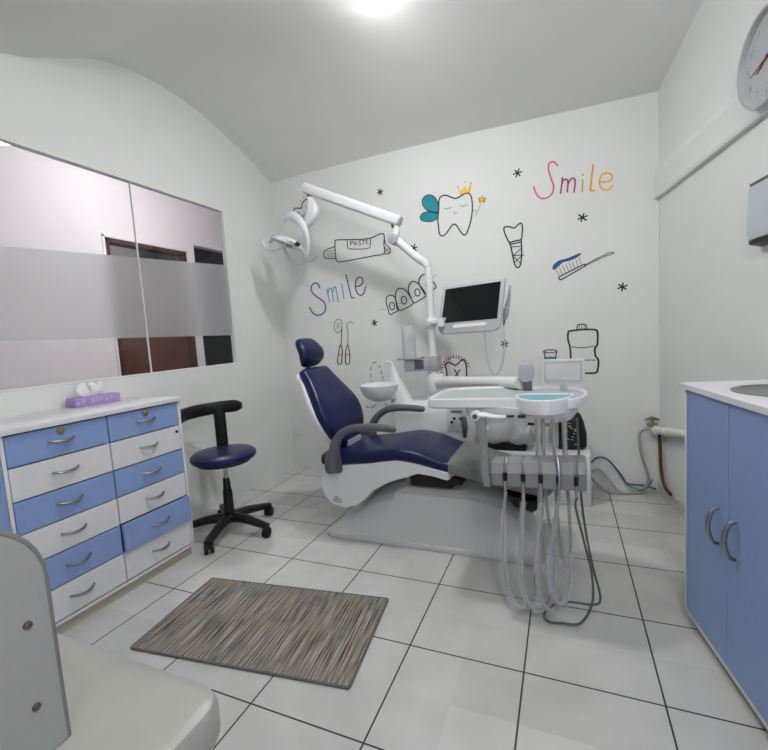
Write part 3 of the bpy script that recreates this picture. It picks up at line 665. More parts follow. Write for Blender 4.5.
# lamp of the next room
l2 = thing('ceiling_lamp', 'round white ceiling lamp in the next room behind the glass', 'lamp', (-.45, -.5, 3.0))
bm = new(); add_lathe(bm, [(.001, 0), (.15, 0), (.15, -.02), (.14, -.03)], (-.45, -.5, 3.0)); obj('lamp_base', bm, 'trim_white', l2)
bm = new(); add_lathe(bm, [(.13, -.03), (.125, -.06), (.08, -.085), (.001, -.09)], (-.45, -.5, 3.0)); obj('diffuser', bm, 'beyond_glow', l2)
l3 = thing('ceiling_lamp', 'round white lamp in the space behind the brown door', 'lamp', (-2.4, -.6, 3.0))
bm = new(); add_lathe(bm, [(.001, 0), (.15, 0), (.15, -.02), (.14, -.03)], (-2.4, -.6, 3.0)); obj('lamp_base', bm, 'trim_white', l3)
bm = new(); add_lathe(bm, [(.13, -.03), (.125, -.06), (.08, -.085), (.001, -.09)], (-2.4, -.6, 3.0)); obj('diffuser', bm, 'beyond_glow', l3)

# ceiling light of this room, plus an added fill bulb
def lamp(x, y, zc, label, m):
    t = thing('ceiling_light', label, 'light', (x, y, zc))
    b = new(); add_lathe(b, [(.001, .03), (.094, .03), (.094, -.018), (.090, -.024), (.085, -.024), (.083, -.004)], (x, y, zc)); obj('rim', b, 'trim_white', t)
    b = new(); add_lathe(b, [(.083, -.008), (.083, -.022), (.072, -.034), (.045, -.043), (.001, -.046)], (x, y, zc)); obj('diffuser', b, m, t)
lamp(1.50, -1.20, 2.795, 'round glowing ceiling light above the dental chair, at the top edge of the photo', 'bulb_glow')
fill_ = thing('fill_bulb', 'bare round fill bulb on a cord, added out of view to brighten the room', 'light', (2.62, -3.25, 2.8))  # added bulb behind the camera, only there to brighten the room
b = new(); add_cyl(b, (2.62, -3.25, 2.30), (2.62, -3.25, 2.86), .004, seg=8); add_lathe(b, [(.001, .06), (.02, .055), (.026, .02), (.026, -.01), (.001, -.01)], (2.62, -3.25, 2.27)); obj('cord', b, 'trim_white', fill_)
b = new(); add_lathe(b, [(.062*math.sin(PI*k/14)+.0005, .062*math.cos(PI*k/14)) for k in range(15)], (2.62, -3.25, 2.20), 28); obj('globe', b, 'fill_glow', fill_)

# ------------------------------------------------------------ wall drawings
def ribbon(bm, pts, w, y, closed=False):
    P = [Vector((p[0], 0, p[1])) for p in pts]; n = len(P); L = []
    for i in range(n):
        if closed: d = P[(i+1) % n]-P[i-1]
        else: d = P[min(i+1, n-1)]-P[max(i-1, 0)]
        if d.length < 1e-9: d = Vector((1, 0, 0))
        d.normalize(); q = Vector((-d.z, 0, d.x))*w/2
        L.append((P[i]+q, P[i]-q))
    if not closed:   # rounded ends
        def capf(a, b, s):
            d = (L[a][0]-L[a][1]); c = P[a]; u = (P[a]-P[b]).normalized() if (P[a]-P[b]).length else Vector((1, 0, 0))
            return [c+d*.5*math.cos(t)+u*(w/2)*math.sin(t) for t in [PI*k/4 for k in range(5)]]
        e = capf(-1, -2, 1); vs = [bm.verts.new((p.x, y, p.z)) for p in e]; bm.faces.new(vs)
        e = capf(0, 1, 1); vs = [bm.verts.new((p.x, y, p.z)) for p in e]; bm.faces.new(vs)
    V2 = [(bm.verts.new((a.x, y, a.z)), bm.verts.new((b.x, y, b.z))) for a, b in L]
    for i in range(n if closed else n-1):
        a, b = V2[i], V2[(i+1) % n]; bm.faces.new((a[0], a[1], b[1], b[0]))
def draw(bm, stroke, y=-.0012):
    _, col, w, pts, mode = stroke
    P3 = [Vector((a, 0, b)) for a, b in pts]
    if 'sharp' not in mode and len(P3) > 2: P3 = catmull(P3, 5, 'closed' in mode or mode == 'fill')
    P2 = [(p.x, p.z) for p in P3]
    if mode.startswith('fill'):
        f = bm.faces.new([bm.verts.new((a, y+.0004, b)) for a, b in P2])
        bmesh.ops.triangulate(bm, faces=[f])
    else: ribbon(bm, P2, w, y, 'closed' in mode)
def thicken(bm):
    r = bmesh.ops.extrude_face_region(bm, geom=bm.faces[:], use_keep_orig=True)
    for v in [g for g in r['geom'] if isinstance(g, bmesh.types.BMVert)]: v.co.y = .0015
INFO = {
 'tooth_fairy': ('tooth_drawing', 'painted tooth with teal wings, a yellow crown and a star wand', 'wall drawing', None),
 'smile_warm': ('smile_lettering', 'hand-painted word Smile in pink, maroon and orange, high on the wall', 'wall lettering', None),
 'smile_cool': ('smile_lettering', 'hand-painted word Smile in indigo, blue and plum beside the lamp arm', 'wall lettering', None),
 'implant': ('implant_drawing', 'black outline drawing of a tooth implant with a threaded screw', 'wall drawing', None),
 'toothbrush': ('toothbrush_drawing', 'drawing of a toothbrush with blue paste on its bristles', 'wall drawing', None),
 'toothpaste': ('toothpaste_drawing', 'black outline drawing of a toothpaste tube lettered PASTE', 'wall drawing', None),
 'heart_tooth': ('tooth_drawing', 'small smiling tooth drawing with orange rays behind the lamp head', 'wall drawing', None),
 'mirror_tool': ('mouth_mirror_drawing', 'drawing of a round dental mirror with red bands on its handle', 'wall drawing', None),
 'probe_tool': ('probe_drawing', 'drawing of a hooked dental probe with red bands on its handle', 'wall drawing', None),
 'braces': ('braces_drawing', 'black outline drawing of four teeth wearing braces behind the pole', 'wall drawing', None),
 'sore_tooth': ('tooth_drawing', 'drawing of a sore tooth under a ring of red and black dashes', 'wall drawing', None),
 'rinse_cup': ('cup_drawing', 'small drawing of a cup holding teal liquid', 'wall drawing', None),
 'rinse_bottle': ('bottle_drawing', 'bold black outline drawing of a mouthwash bottle', 'wall drawing', None),
 'dashed_face': ('dashed_drawing', 'dashed black line drawing above and below the spittoon bowl', 'wall drawing', None),
}
PARTNAME = {'o': 'outline', 'crown_part': 'crown', 'letter1': 'letter', 'letter2': 'letter', 'letter3': 'letter', 'letter4': 'letter', 'name': 'lettering', 'wing1': 'wing', 'band': 'grip_band', 'mark': 'pain_mark', 'dash': 'dash_line', 'wire': 'archwire'}
for k, strokes in ART.items():
    nm, lab, cat, grp = INFO[k]
    allp = [p for s in strokes for p in s[3]]
    t = thing(nm, lab, cat, (sum(p[0] for p in allp)/len(allp), -.0005, min(p[1] for p in allp)), grp)
    keys = []
    for s in strokes:
        if s[0] not in keys: keys.append(s[0])
    groups = []
    for q in keys:
        ss = [s for s in strokes if s[0] == q]
        groups += [(q, [s]) for s in ss] if q in ('eye', 'mouth', 'ray', 'bristle', 'mark', 'dash', 'bracket', 'wire', 'band') else [(q, ss)]
    for q, ss in groups:
        b = new(); cols = []
        for i, s in enumerate(ss):
            n0 = len(b.faces); draw(b, s, -.0012-.0004*(i % 5)-(0 if s[4].startswith('fill') else .001))
            if s[1] not in cols: cols.append(s[1])
            for f in list(b.faces)[n0:]: f.material_index = cols.index(s[1])
        thicken(b)
        me_o = obj(PARTNAME.get(q, q), b, cols, t, 0)
        if q.startswith('wing'): me_o['label'] = 'teal wing'
        if q == 'crown_part': me_o['label'] = 'yellow crown'
AL = ['black hand-drawn asterisk above the toothpaste drawing', 'black asterisk left of the pink Smile lettering', 'black asterisk between the pink Smile lettering and the toothbrush drawing',
      'black asterisk below and right of the toothbrush drawing', 'small black asterisk just left of the winged tooth, above the pole bend', 'black asterisk below the blue Smile lettering, under the braces drawing',
      'black asterisk behind the thin cable right of the monitor']
for (x, z), lab in zip(ASTERISKS, AL):
    b = new()
    for k in range(3):
        a = k*PI/3+.25+random.uniform(-.15, .15); L = random.uniform(.024, .030)
        draw(b, ('', 'ink', .009, [(x-L*math.cos(a), z-L*math.sin(a)), (x+L*math.cos(a), z+L*math.sin(a))], 'sharp'), -.0012-.0004*k)
    thicken(b)
    tag(obj('asterisk_drawing', b, 'ink', None, 0), lab, 'wall drawing', 'asterisks drawn on the back wall')

# ------------------------------------------------------------ drawer cabinet on the left
FX = .385
cab = thing('drawer_cabinet', 'wide cabinet of twelve alternating blue and white drawers under the window', 'cabinet', (.2, -1.91, 0))
b = new()
add_box(b, (.02, -1.527, .052), (FX, -1.512, .862), .001)
add_box(b, (.02, -2.30, .052), (FX-.018, -1.527, .066)); add_box(b, (.02, -2.30, .066), (.03, -1.527, .862)); add_box(b, (.03, -1.92, .066), (FX-.022, -1.902, .862))
add_box(b, (.02, -2.316, .052), (FX, -2.303, .862), .001); add_box(b, (.03, -2.30, .052), (FX, -1.527, .064))
obj('carcass', b, 'laminate_white', cab)
b = new(); add_box(b, (.05, -2.29, .07), (FX-.03, -1.92, .858)); add_box(b, (.05, -1.90, .07), (FX-.03, -1.53, .858)); obj('interior', b, 'dark_gap', cab)
b = new(); add_box(b, (.04, -2.316, 0), (.366, -1.525, .052)); obj('plinth', b, 'plinth_wood', cab)
ZR = [.860, .735, .602, .473, .343, .207, .068]
def handle(x, yc, zc, M=None, L=.10):
    h = new(); pts = []
    for k in range(13):
        t = k/12; y = (t-.5)*L; pts.append((x+.026*math.sin(PI*t)**.7 if 0 < t < 1 else x, yc+y, zc+.002-.006*math.sin(PI*t)))
    add_tube(h, pts, [.0068-.0022*abs(k/6-1) for k in range(13)], 8)
    return h
for col, (ya, yb) in enumerate(((-2.300, -1.914), (-1.908, -1.530))):
    for r in range(6):
        z1, z0 = ZR[r]-.003, ZR[r+1]+.003
        blue = (r % 2 == 0)
        out = .018 if (col == 1 and r == 4) else 0
        d = new(); add_box(d, (FX-.018+out, ya, z0), (FX+out, yb, z1), .0012, 1)
        if out: add_box(d, (FX-.018, ya+.02, z0+.01), (FX+out-.002, yb-.02, z1-.01))
        o = obj('drawer', d, 'drawer_blue' if blue else 'laminate_white', cab, label='blue drawer front' if blue else 'white drawer front')
        obj('handle', handle(FX+out, (ya+yb)/2+.0, (z0+z1)/2+.005), 'brushed_steel', o)
        if r == 0 or (col == 1 and r == 1):
            yc = (ya+yb)/2 if r == 0 else yb-.022; zc = z1-.018 if r == 0 else z1-.03; R = .015 if r == 0 else .007
            lk = new(); add_lathe(lk, [(.001, 0), (R, 0), (R, .006), (R*.8, .010), (R*.5, .011), (.001, .011)], M=Matrix.Translation((FX, yc, zc)) @ Matrix.Rotation(PI/2, 4, 'Y'), seg=20)
            obj('lock', lk, 'brass' if r == 0 else 'black_plastic', o)
# neighbouring cabinet at the left edge of the photo
cb2 = thing('side_cabinet', 'blue-doored white cabinet left of the drawers, cut by the photo edge', 'cabinet', (.2, -2.75, 0))
b = new(); add_box(b, (.02, -3.15, .052), (FX-.02, -2.318, .862)); obj('carcass', b, 'laminate_white', cb2)
b = new(); add_box(b, (.04, -3.15, 0), (.366, -2.317, .052)); obj('plinth', b, 'plinth_wood', cb2)
for a, c in ((-2.738, -2.319), (-3.145, -2.744)):
    d = new(); add_box(d, (FX-.018, a, .068), (FX, c, .858), .0012, 1); o = obj('door', d, 'drawer_blue', cb2)
    hh = new(); yy = a+.05 if a > -2.8 else c-.05
    add_tube(hh, [(FX, yy, .62), (FX+.022, yy, .60), (FX+.028, yy, .57), (FX+.022, yy, .54), (FX, yy, .52)], .005, 8, smooth=3); obj('handle', hh, 'brushed_steel', o)
b = new(); add_box(b, (.006, -3.17, .864), (.402, -1.505, .886), .002); tag(obj('cabinet_top', b, 'laminate_white'), 'continuous white laminate top over the drawer cabinet', 'countertop')
# tissue box
TBX, TBY, TBR = .066, -1.755, -6
M = Matrix.Translation((TBX, TBY, .8865)) @ Matrix.Rotation(math.radians(TBR), 4, 'Z')
tb = thing('tissue_box', 'lilac tissue box with a tissue pulled up, on the drawer cabinet', 'tissue box', (TBX, TBY, .8865))
b = new(); add_box(b, (-.045, -.108, 0), (.045, .108, .046), .003, M=M); obj('carton', b, 'tissue_lilac', tb)
b = new()   # pale pattern blotches on the carton's side
for k in range(9):
    yy = -.10+k*.022; add_box(b, (.0452, yy, .014+.006*(k % 3)), (.0458, yy+.012, .026+.005*(k % 2)), M=M)
obj('pattern', b, 'lilac_pale', tb)
b = new(); rings = []
for i in range(9):
    t = i/8; R = .020+.022*t*(1-t)*2+.018*t; ring = []
    for j in range(24):
        a = 2*PI*j/24; rr = R*(1+.35*math.sin(3*a+2*t)+.2*math.sin(7*a+5*t))*(1-.15*t)
        ring.append(M @ Vector((rr*math.cos(a)*.5, -.01+rr*math.sin(a)*1.3+.012*t, .046+.062*t+.010*math.sin(4*a+3)*t)))
    rings.append(ring)
loft(b, rings, cap=False); obj('tissue', b, 'tissue_paper', tb)

# ------------------------------------------------------------ stool
S = Vector((.385, -1.235, 0))
st = thing('wheeled_stool', 'navy round stool with curved black backrest on a five-star base', 'stool', S)
away = math.radians(135)
b = new(); add_lathe(b, [(.001, 0), (.16, 0), (.183, .008), (.192, .024), (.190, .040), (.172, .054), (.12, .060), (.001, .062)], S+V(0, 0, .452), 40); obj('seat', b, 'navy_vinyl', st)
b = new(); add_lathe(b, [(.001, 0), (.155, 0), (.155, .014), (.001, .014)], S+V(0, 0, .440)); obj('seat_plate', b, 'black_plastic', st)
b = new(); add_cyl(b, S+V(0, 0, .26), S+V(0, 0, .442), .013); obj('gas_lift', b, 'chrome', st)
b = new(); add_lathe(b, [(.016, .34), (.019, .335), (.024, .27), (.026, .265), (.026, .255)], S); add_lathe(b, [(.020, .262), (.028, .258), (.030, .12), (.034, .09)], S); obj('column_cover', b, 'black_plastic', st)
b = new(); add_lathe(b, [(.001, .12), (.045, .12), (.055, .105), (.055, .075), (.04, .065), (.001, .065)], S); obj('hub', b, 'black_plastic', st)
dirs = [-57, 15, 87, 159, 231]
dirs = [math.degrees(math.atan2(-.27, .085)) + 72*k for k in range(5)]
for a in dirs:
    a = math.radians(a); d = V(math.cos(a), math.sin(a), 0); L = .272
    b = new(); add_tube(b, [S+d*.03+V(0, 0, .092), S+d*.12+V(0, 0, .092), S+d*.22+V(0, 0, .076), S+d*(L+.012)+V(0, 0, .066)], [.036, .031, .026, .021], 12, smooth=4, up=(0, 0, 1), flat=.85)
    leg = obj('leg', b, 'black_plastic', st)
    c = S+d*L; n = V(-math.sin(a+.6), math.cos(a+.6), 0)
    b = new(); add_cyl(b, c+V(0, 0, .03), c+V(0, 0, .068), .008); add_tube(b, [c-n*.004+V(0, 0, .05), c+n*.004+V(0, 0, .05)], .018, 14)
    for s in (-1, 1): add_cyl(b, c+n*s*.005+V(0, 0, .028), c+n*s*.025+V(0, 0, .028), .028, seg=20, bev=.003)
    obj('caster', b, 'black_matte', leg)
b = new(); P0 = S+V(math.cos(away), math.sin(away), 0)*.185
add_tube(b, [S+V(0, 0, .446), S+(P0-S)*.7+V(0, 0, .446), P0+(P0-S)*.12+V(0, 0, .46), P0+(P0-S)*.17+V(0, 0, .52), P0+(P0-S)*.17+V(0, 0, .745)], [.022, .028, .034, .036, .036], 12, smooth=4, flat=.3, up=(math.cos(away), math.sin(away), 0.05))
obj('back_post', b, 'black_plastic', st)
b = new(); rings = []
for k in range(25):
    t = k/24; a = math.radians(98+t*148); c = S+V(math.cos(a), math.sin(a), 0)*.225; o_ = V(math.cos(a), math.sin(a), 0); h_ = .040*(min(1, t*8+.55))*(min(1, (1-t)*6+.5)); w_ = .016
    rings.append([c+o_*(w_*x)+V(0, 0, .748-.012*t+h_*z) for x, z in superell(1, 1, .7, 16)])
loft(b, rings); obj('backrest', b, 'black_plastic', st)

# ------------------------------------------------------------ rug
R0 = [V(.745, -2.165, 0), V(.676, -1.693, 0), V(1.575, -1.585, 0), V(1.635, -2.053, 0)]
c = sum(R0, V(0, 0, 0))/4; ang = math.atan2(.105, .895)
rug = thing('rug', 'small grey-brown striped rug lying on the tiles', 'rug', c)
b = new(); add_prism(b, rrect(.902, .474, .006, 3), .008, bev=.002)
o = obj('pile', b, 'rug_weave', rug); 
b = new(); add_tube(b, [V(x, y, .005) for x, y in rrect(.904, .476, .008, 3)], .0048, 8, closed=True); obj('binding', b, 'rug_edge', rug)
for ch in rug.children: ch.data.transform(Matrix.Translation(c))   # built around the origin
rug.rotation_euler.z = ang

# ------------------------------------------------------------ blue sink cabinet on the right
BD = Vector((.15, -1, 0)).normalized(); BN = Vector((1, .15, 0)).normalized()
def BM(s=0, n=0, z=0): # matrix: x along the front, y into the cabinet depth, z up
    p = Vector((2.702, -1.362, 0))+BD*s+BN*n; p.z = z
    return Matrix.Translation(p) @ Matrix(((BD.x, BN.x, 0, 0), (BD.y, BN.y, 0, 0), (0, 0, 1, 0), (0, 0, 0, 1)))
bc = thing('sink_cabinet', 'blue-doored base cabinet with white edges along the right wall', 'cabinet', (2.9, -1.7, 0))
B0 = BM(); DP = .335
b = new(); add_box(b, (0, .018, .055), (.018, DP, .880), M=B0); add_box(b, (-.0, -.002, .055), (.014, .02, .884), .001, M=B0); add_box(b, (.018, .018, .055), (1.12, DP, .075), M=B0); add_box(b, (1.10, .018, .055), (1.12, DP, .88), M=B0)
add_box(b, (.018, DP-.01, .075), (1.12, DP, .88), M=B0); add_box(b, (0, -.002, .044), (1.12, .03, .060), .001, M=B0); obj('carcass', b, 'laminate_white', bc)
b = new(); add_box(b, (.022, .022, .076), (1.10, .05, .878), M=B0); obj('interior', b, 'dark_gap', bc)
b = new(); add_box(b, (.022, .022, 0), (1.12, DP, .055), M=B0); obj('plinth', b, 'plinth_wood', bc)
DW = .2725
for k in range(4):
    a = .031+k*DW; d = new(); add_box(d, (a, -.004, .064), (a+DW-.003, .015, .881), .0012, 1, M=B0); o = obj('door', d, 'door_blue', bc)
    hx = a+DW-.052 if k % 2 == 0 else a+.045; h = new()
    add_tube(h, [B0 @ V(hx, -.004, .545), B0 @ V(hx, -.022, .535), B0 @ V(hx, -.033, .50), B0 @ V(hx, -.034, .475), B0 @ V(hx, -.022, .438), B0 @ V(hx, -.004, .428)], [.005, .0065, .007, .007, .0065, .005], 10, smooth=4)
    obj('handle', h, 'brushed_steel', o)
b = new()
T0 = BM(-.022, -.012, .884)
hole = (.262, .195, .130)
# worktop plate with a round hole
t = bmesh.new(); outer = [(0, 0), (1.19, 0), (1.19, .36), (0, .36)]
n = 48; cxh, cyh, rh = hole
circ = [(cxh+rh*math.cos(2*PI*k/n), cyh+rh*math.sin(2*PI*k/n)) for k in range(n)]
def edgept(a):
    dx, dy = math.cos(a), math.sin(a); c_ = []
    if dx > 1e-9: c_.append((1.19-cxh)/dx)
    if dx < -1e-9: c_.append(-cxh/dx)
    if dy > 1e-9: c_.append((.36-cyh)/dy)
    if dy < -1e-9: c_.append(-cyh/dy)
    k = min(c_); return (cxh+dx*k, cyh+dy*k)
angs = sorted([2*PI*k/n for k in range(n)]+[math.atan2(y-cyh, x-cxh) % (2*PI) for x, y in outer])
rings = []
for (ri, z) in ((0, 0), (0, .018), (1, .018), (1, 0)):
    rings.append([(cxh+rh*math.cos(a), cyh+rh*math.sin(a), z) if ri == 0 else (*edgept(a), z) for a in angs])
loft(t, rings, loop=True); merge(b, t, T0)
tag(obj('worktop', b, 'laminate_white', smooth=20), 'white laminate worktop with a round sink cut-out, right side', 'countertop')
b = new(); prof = [(rh+.012, .0185), (rh+.012, .021), (rh-.004, .022), (rh-.010, .014), (rh-.022, -.09), (rh-.06, -.125), (.03, -.130), (.001, -.130)]
add_lathe(b, prof+[(.001, -.132), (rh-.058, -.128), (rh-.02, -.092), (rh-.008, .012)], M=T0 @ Matrix.Translation((cxh, cyh, 0)), seg=48)
tag(obj('sink_basin', b, 'brushed_steel'), 'round stainless steel sink set in the right worktop', 'sink')
# ------------------------------------------------------------ pipes in the corner
b = new(); P = lambda s, n_, z: rw(s, n_, z)
pt = thing('water_pipe', 'cream horizontal water pipe leaving the corner along the right wall', 'pipe', P(.3, .03, .4))
add_tube(b, [P(.045, .034, .425), P(.20, .034, .452), P(.9, .034, .585), P(1.3, .034, .66)], .023, 16); obj('pipe_run', b, 'pvc_cream', pt)
b = new(); add_tube(b, [P(.03, .034, .422), P(.075, .034, .430)], .030, 18); obj('coupling', b, 'pvc_cream', pt); b = new(); add_tube(b, [P(.20, .034, .452), P(.25, .034, .461)], .028, 18); obj('coupling', b, 'pvc_cream', pt)
b = new(); add_tube(b, [P(.14, .03, .43), P(.14, .03, .400), P(.12, .012, .38)], .009, 10); obj('bracket', b, 'cable_grey', pt)
rp = thing('rusty_pipe', 'brown rusty pipe running down the corner from the valve', 'pipe', P(.06, .03, 0))
b = new(); add_tube(b, [P(.075, .026, .41), P(.085, .026, .30), P(.10, .026, .18), P(.14, .026, .11), P(.20, .030, .09), P(.26, .030, .085)], .010, 10, smooth=4); obj('pipe_run', b, 'rust', rp)
vp = thing('water_valve', 'grey tap valve in the back right corner above the pipe', 'valve', (2.81, -.03, .44))
b = new(); add_tube(b, [(2.84, -.03, .455), (2.79, -.035, .462)], .013, 12); add_tube(b, [(2.815, -.033, .455), (2.815, -.033, .492)], .009, 10); obj('valve_body', b, 'valve_grey', vp)
b = new(); add_tube(b, [(2.775, -.035, .492), (2.815, -.033, .502), (2.855, -.03, .492)], [.006, .012, .006], 10); obj('valve_handle', b, 'valve_grey', vp)
b = new(); add_tube(b, [(2.80, -.045, .432), (2.775, -.035, .43), (2.745, -.03, .39), (2.755, -.028, .26), (2.79, -.03, .12), (2.785, -.035, .06), (2.74, -.05, .02), (2.66, -.09, .012), (2.56, -.10, .012), (2.50, -.06, .04), (2.452, -.05, .09)], .0085, 8, smooth=5)
tag(obj('drain_hose', b, 'cable_grey'), 'grey hose hanging from the valve and curling along the floor', 'hose')
b = new(); add_tube(b, [(2.835, -.03, .03), (2.77, -.02, .045), (2.70, -.03, .05), (2.665, -.03, .06), (2.63, -.03, .12), (2.56, -.03, .21), (2.50, -.03, .225), (2.46, -.03, .19), (2.449, -.03, .17)], .005, 8, smooth=5)
tag(obj('blue_cable', b, 'cable_blue'), 'blue cable arching from the equipment box to the corner', 'cable')
b = new(); add_tube(b, [(2.81, -.055, .10), (2.785, -.062, .05), (2.74, -.066, .033), (2.68, -.05, .045), (2.655, -.045, .07)], .0055, 8, smooth=5)
tag(obj('green_hose', b, 'cable_green'), 'short green hose at the foot of the corner pipes', 'hose')
b = new(); add_tube(b, [(2.452, -.09, .15), (2.50, -.06, .15), (2.56, -.08, .09), (2.62, -.10, .02), (2.70, -.08, .010), (2.78, -.06, .02)], .007, 8, smooth=5)
tag(obj('grey_cable', b, 'cable_grey'), 'pale grey cable drooping to the floor beneath the blue cable', 'cable')
b = new(); add_box(b, (.042, -.006, .290), (.112, 0.003, .405), .003); tag(obj('cover_plate', b, 'wall_paint'), 'blank white cover plate low on the back wall near the left corner', 'cover plate')

# ------------------------------------------------------------ clock and dispenser on the right wall
def RWM(s, z, n=0): # local x along wall (towards viewer), y up, z out of the wall
    p = rw(s, n, z); return Matrix.Translation(p) @ Matrix(((WD.x, 0, WN.x, 0), (WD.y, 0, WN.y, 0), (0, 1, 0, 0), (0, 0, 0, 1)))
CM = RWM(1.155, 2.035, .024)
ck = thing('wall_clock', 'round white wall clock with a grey rim high on the right wall', 'clock', rw(1.135, .026, 2.035))
R = .168
b = new(); add_lathe(b, [(R-.022, 0), (R, .002), (R, .026), (R-.006, .036), (R-.016, .036), (R-.020, .018)], M=CM, seg=64); obj('rim', b, 'clock_rim', ck)
b = new(); add_lathe(b, [(.001, .004), (R-.016, .004), (R-.016, .016), (.001, .0162)], M=CM, seg=64); obj('face', b, 'clock_face', ck)
SEG = {'0': [[(0, 0), (1, 0), (1, 2), (0, 2), (0, 0)]], '1': [[(.5, 0), (.5, 2)]], '2': [[(0, 2), (1, 2), (1, 1), (0, 1), (0, 0), (1, 0)]], '3': [[(0, 2), (1, 2), (1, 1), (.2, 1)], [(1, 1), (1, 0), (0, 0)]],
 '4': [[(0, 2), (0, 1), (1, 1)], [(1, 2), (1, 0)]], '5': [[(1, 2), (0, 2), (0, 1), (1, 1), (1, 0), (0, 0)]], '6': [[(1, 2), (0, 2), (0, 0), (1, 0), (1, 1), (0, 1)]], '7': [[(0, 2), (1, 2), (.4, 0)]],
 '8': [[(0, 1), (0, 2), (1, 2), (1, 0), (0, 0), (0, 1), (1, 1)]], '9': [[(1, 1), (0, 1), (0, 2), (1, 2), (1, 0), (0, 0)]]}
b = new()
for hnum in range(1, 13):
    a = PI/2-hnum*PI/6; s = str(hnum); cx, cy = .118*math.cos(a), .118*math.sin(a)
    for i, chh in enumerate(s):
        ox = cx-.007*len(s)+i*.015+(-.002 if len(s) == 1 else 0)
        for pl in SEG[chh]:
            # wall x runs towards the viewer's right when facing the wall
            add_tube(b, [CM @ V(ox+p[0]*.011, cy-.012+p[1]*.012, .0172) for p in pl], .0013, 5)
for k in range(60):
    a = k*PI/30; add_tube(b, [CM @ V(.140*math.cos(a), .140*math.sin(a), .0168), CM @ V(.147*math.cos(a), .147*math.sin(a), .0168)], .0007, 4)
obj('numerals', b, 'clock_ink', ck)
for nm, ang_, L, w_ in (('hour_hand', math.radians(90-8.15*30), .07, .0035), ('minute_hand', math.radians(90-8.6*30), .105, .0025)):
    b = new(); d = V(math.cos(ang_), math.sin(ang_), 0); add_tube(b, [CM @ (d*-.02+V(0, 0, .021)), CM @ (d*L+V(0, 0, .021))], [w_, w_*.5], 6); add_cyl(b, CM @ V(0, 0, .016), CM @ V(0, 0, .024), .006); obj(nm, b, 'clock_red', ck)
dz = thing('wall_dispenser', 'pale steel-grey box fixed to the right wall under the clock', 'dispenser', rw(1.15, 0, 1.41))
b = new(); 
pf = [(-.004, .0), (.040, .012), (.046, .04), (.040, .215), (-.004, .225)]
rings = [[tuple(rw(s, n_, 1.405+z)) for n_, z in pf] for s in (1.045, 1.05, 1.36, 1.365)]
loft(b, rings); obj('housing', b, 'steel_box', dz)
b = new(); rings = [[tuple(rw(s, n_, 1.40+z)) for n_, z in [(0, -.012), (.040, -.002), (.044, .012), (0, .010)]] for s in (1.055, 1.355)]; loft(b, rings); obj('outlet', b, 'black_plastic', dz)
b = new(); rings = [[tuple(rw(s, n_, 1.63+z)) for n_, z in [(0, -.009), (.040, -.015), (.043, -.004), (0, .006)]] for s in (1.055, 1.355)]; loft(b, rings); obj('lid', b, 'arm_grey', dz)

# ------------------------------------------------------------ desk in the near left corner
dk = thing('desk', 'pale rounded-corner desk with an upright side panel, near left foreground', 'desk', (1.45, -3.05, 0))
b = new(); add_prism(b, rrect(.98, .56, .040, 6, 1.426, -3.082), .060, M=Matrix.Translation((0, 0, .660)), bev=.016); obj('desktop', b, 'desk_top', dk)
b = new(); add_box(b, (1.0, -3.33, .58), (1.88, -2.86, .665)); obj('apron', b, 'panel_edge', dk)
for x in (1.01, 1.87):
    for y in (-3.33, -2.87): b = new(); add_box(b, (x-.02, y-.02, 0), (x+.02, y+.02, .60), .003); obj('leg', b, 'panel_edge', dk)
b = new(); out = rrect(.34, .262, [.002, .002, .002, .002], 6, -3.087, .855)
pl = []
ya, yb, z0, z1, rr = -3.30, -2.917, .722, .985, .075
pl = [(ya, z0), (yb, z0)]+[(yb-rr+rr*math.cos(t), z1-rr+rr*math.sin(t)) for t in [PI/2*k/8 for k in range(9)]]+[(ya+rr-rr*math.sin(t), z1-rr+rr*math.cos(t)) for t in [PI/2*k/8 for k in range(9)]]
PX = Matrix(((0, 0, 1, 1.783), (1, 0, 0, 0), (0, 1, 0, 0), (0, 0, 0, 1)))
add_prism(b, pl, .007, M=PX); sp = obj('side_panel', b, 'panel_white', dk, label='upright white panel with rounded top corners')
b = new(); add_tube(b, [(1.7866, y, z) for y, z in pl[1:]+pl[:1]], .0040, 8, up=(1, 0, 0)); obj('edge_trim', b, 'panel_edge', sp, label='dark grey edge banding')
for y, z in ((-2.939, .869), (-2.942, .78)):
    b = new(); add_lathe(b, [(.001, 0), (.0042, 0), (.0038, .002), (.0022, .003), (.001, .0031)], M=Matrix.Translation((1.790, y, z)) @ Matrix.Rotation(PI/2, 4, 'Y'), seg=16); obj('bolt', b, 'bolt', sp)
b = new(); add_tube(b, [(1.781, -3.25, .726), (1.781, -2.95, .726)], .012, 12); obj('bracket', b, 'arm_grey', dk)

# ------------------------------------------------------------ dental chair
CY = -.905
ch = thing('dental_chair', 'reclined navy dental chair with grey armrests on a moulded grey base', 'dental chair', (1.55, CY, 0))
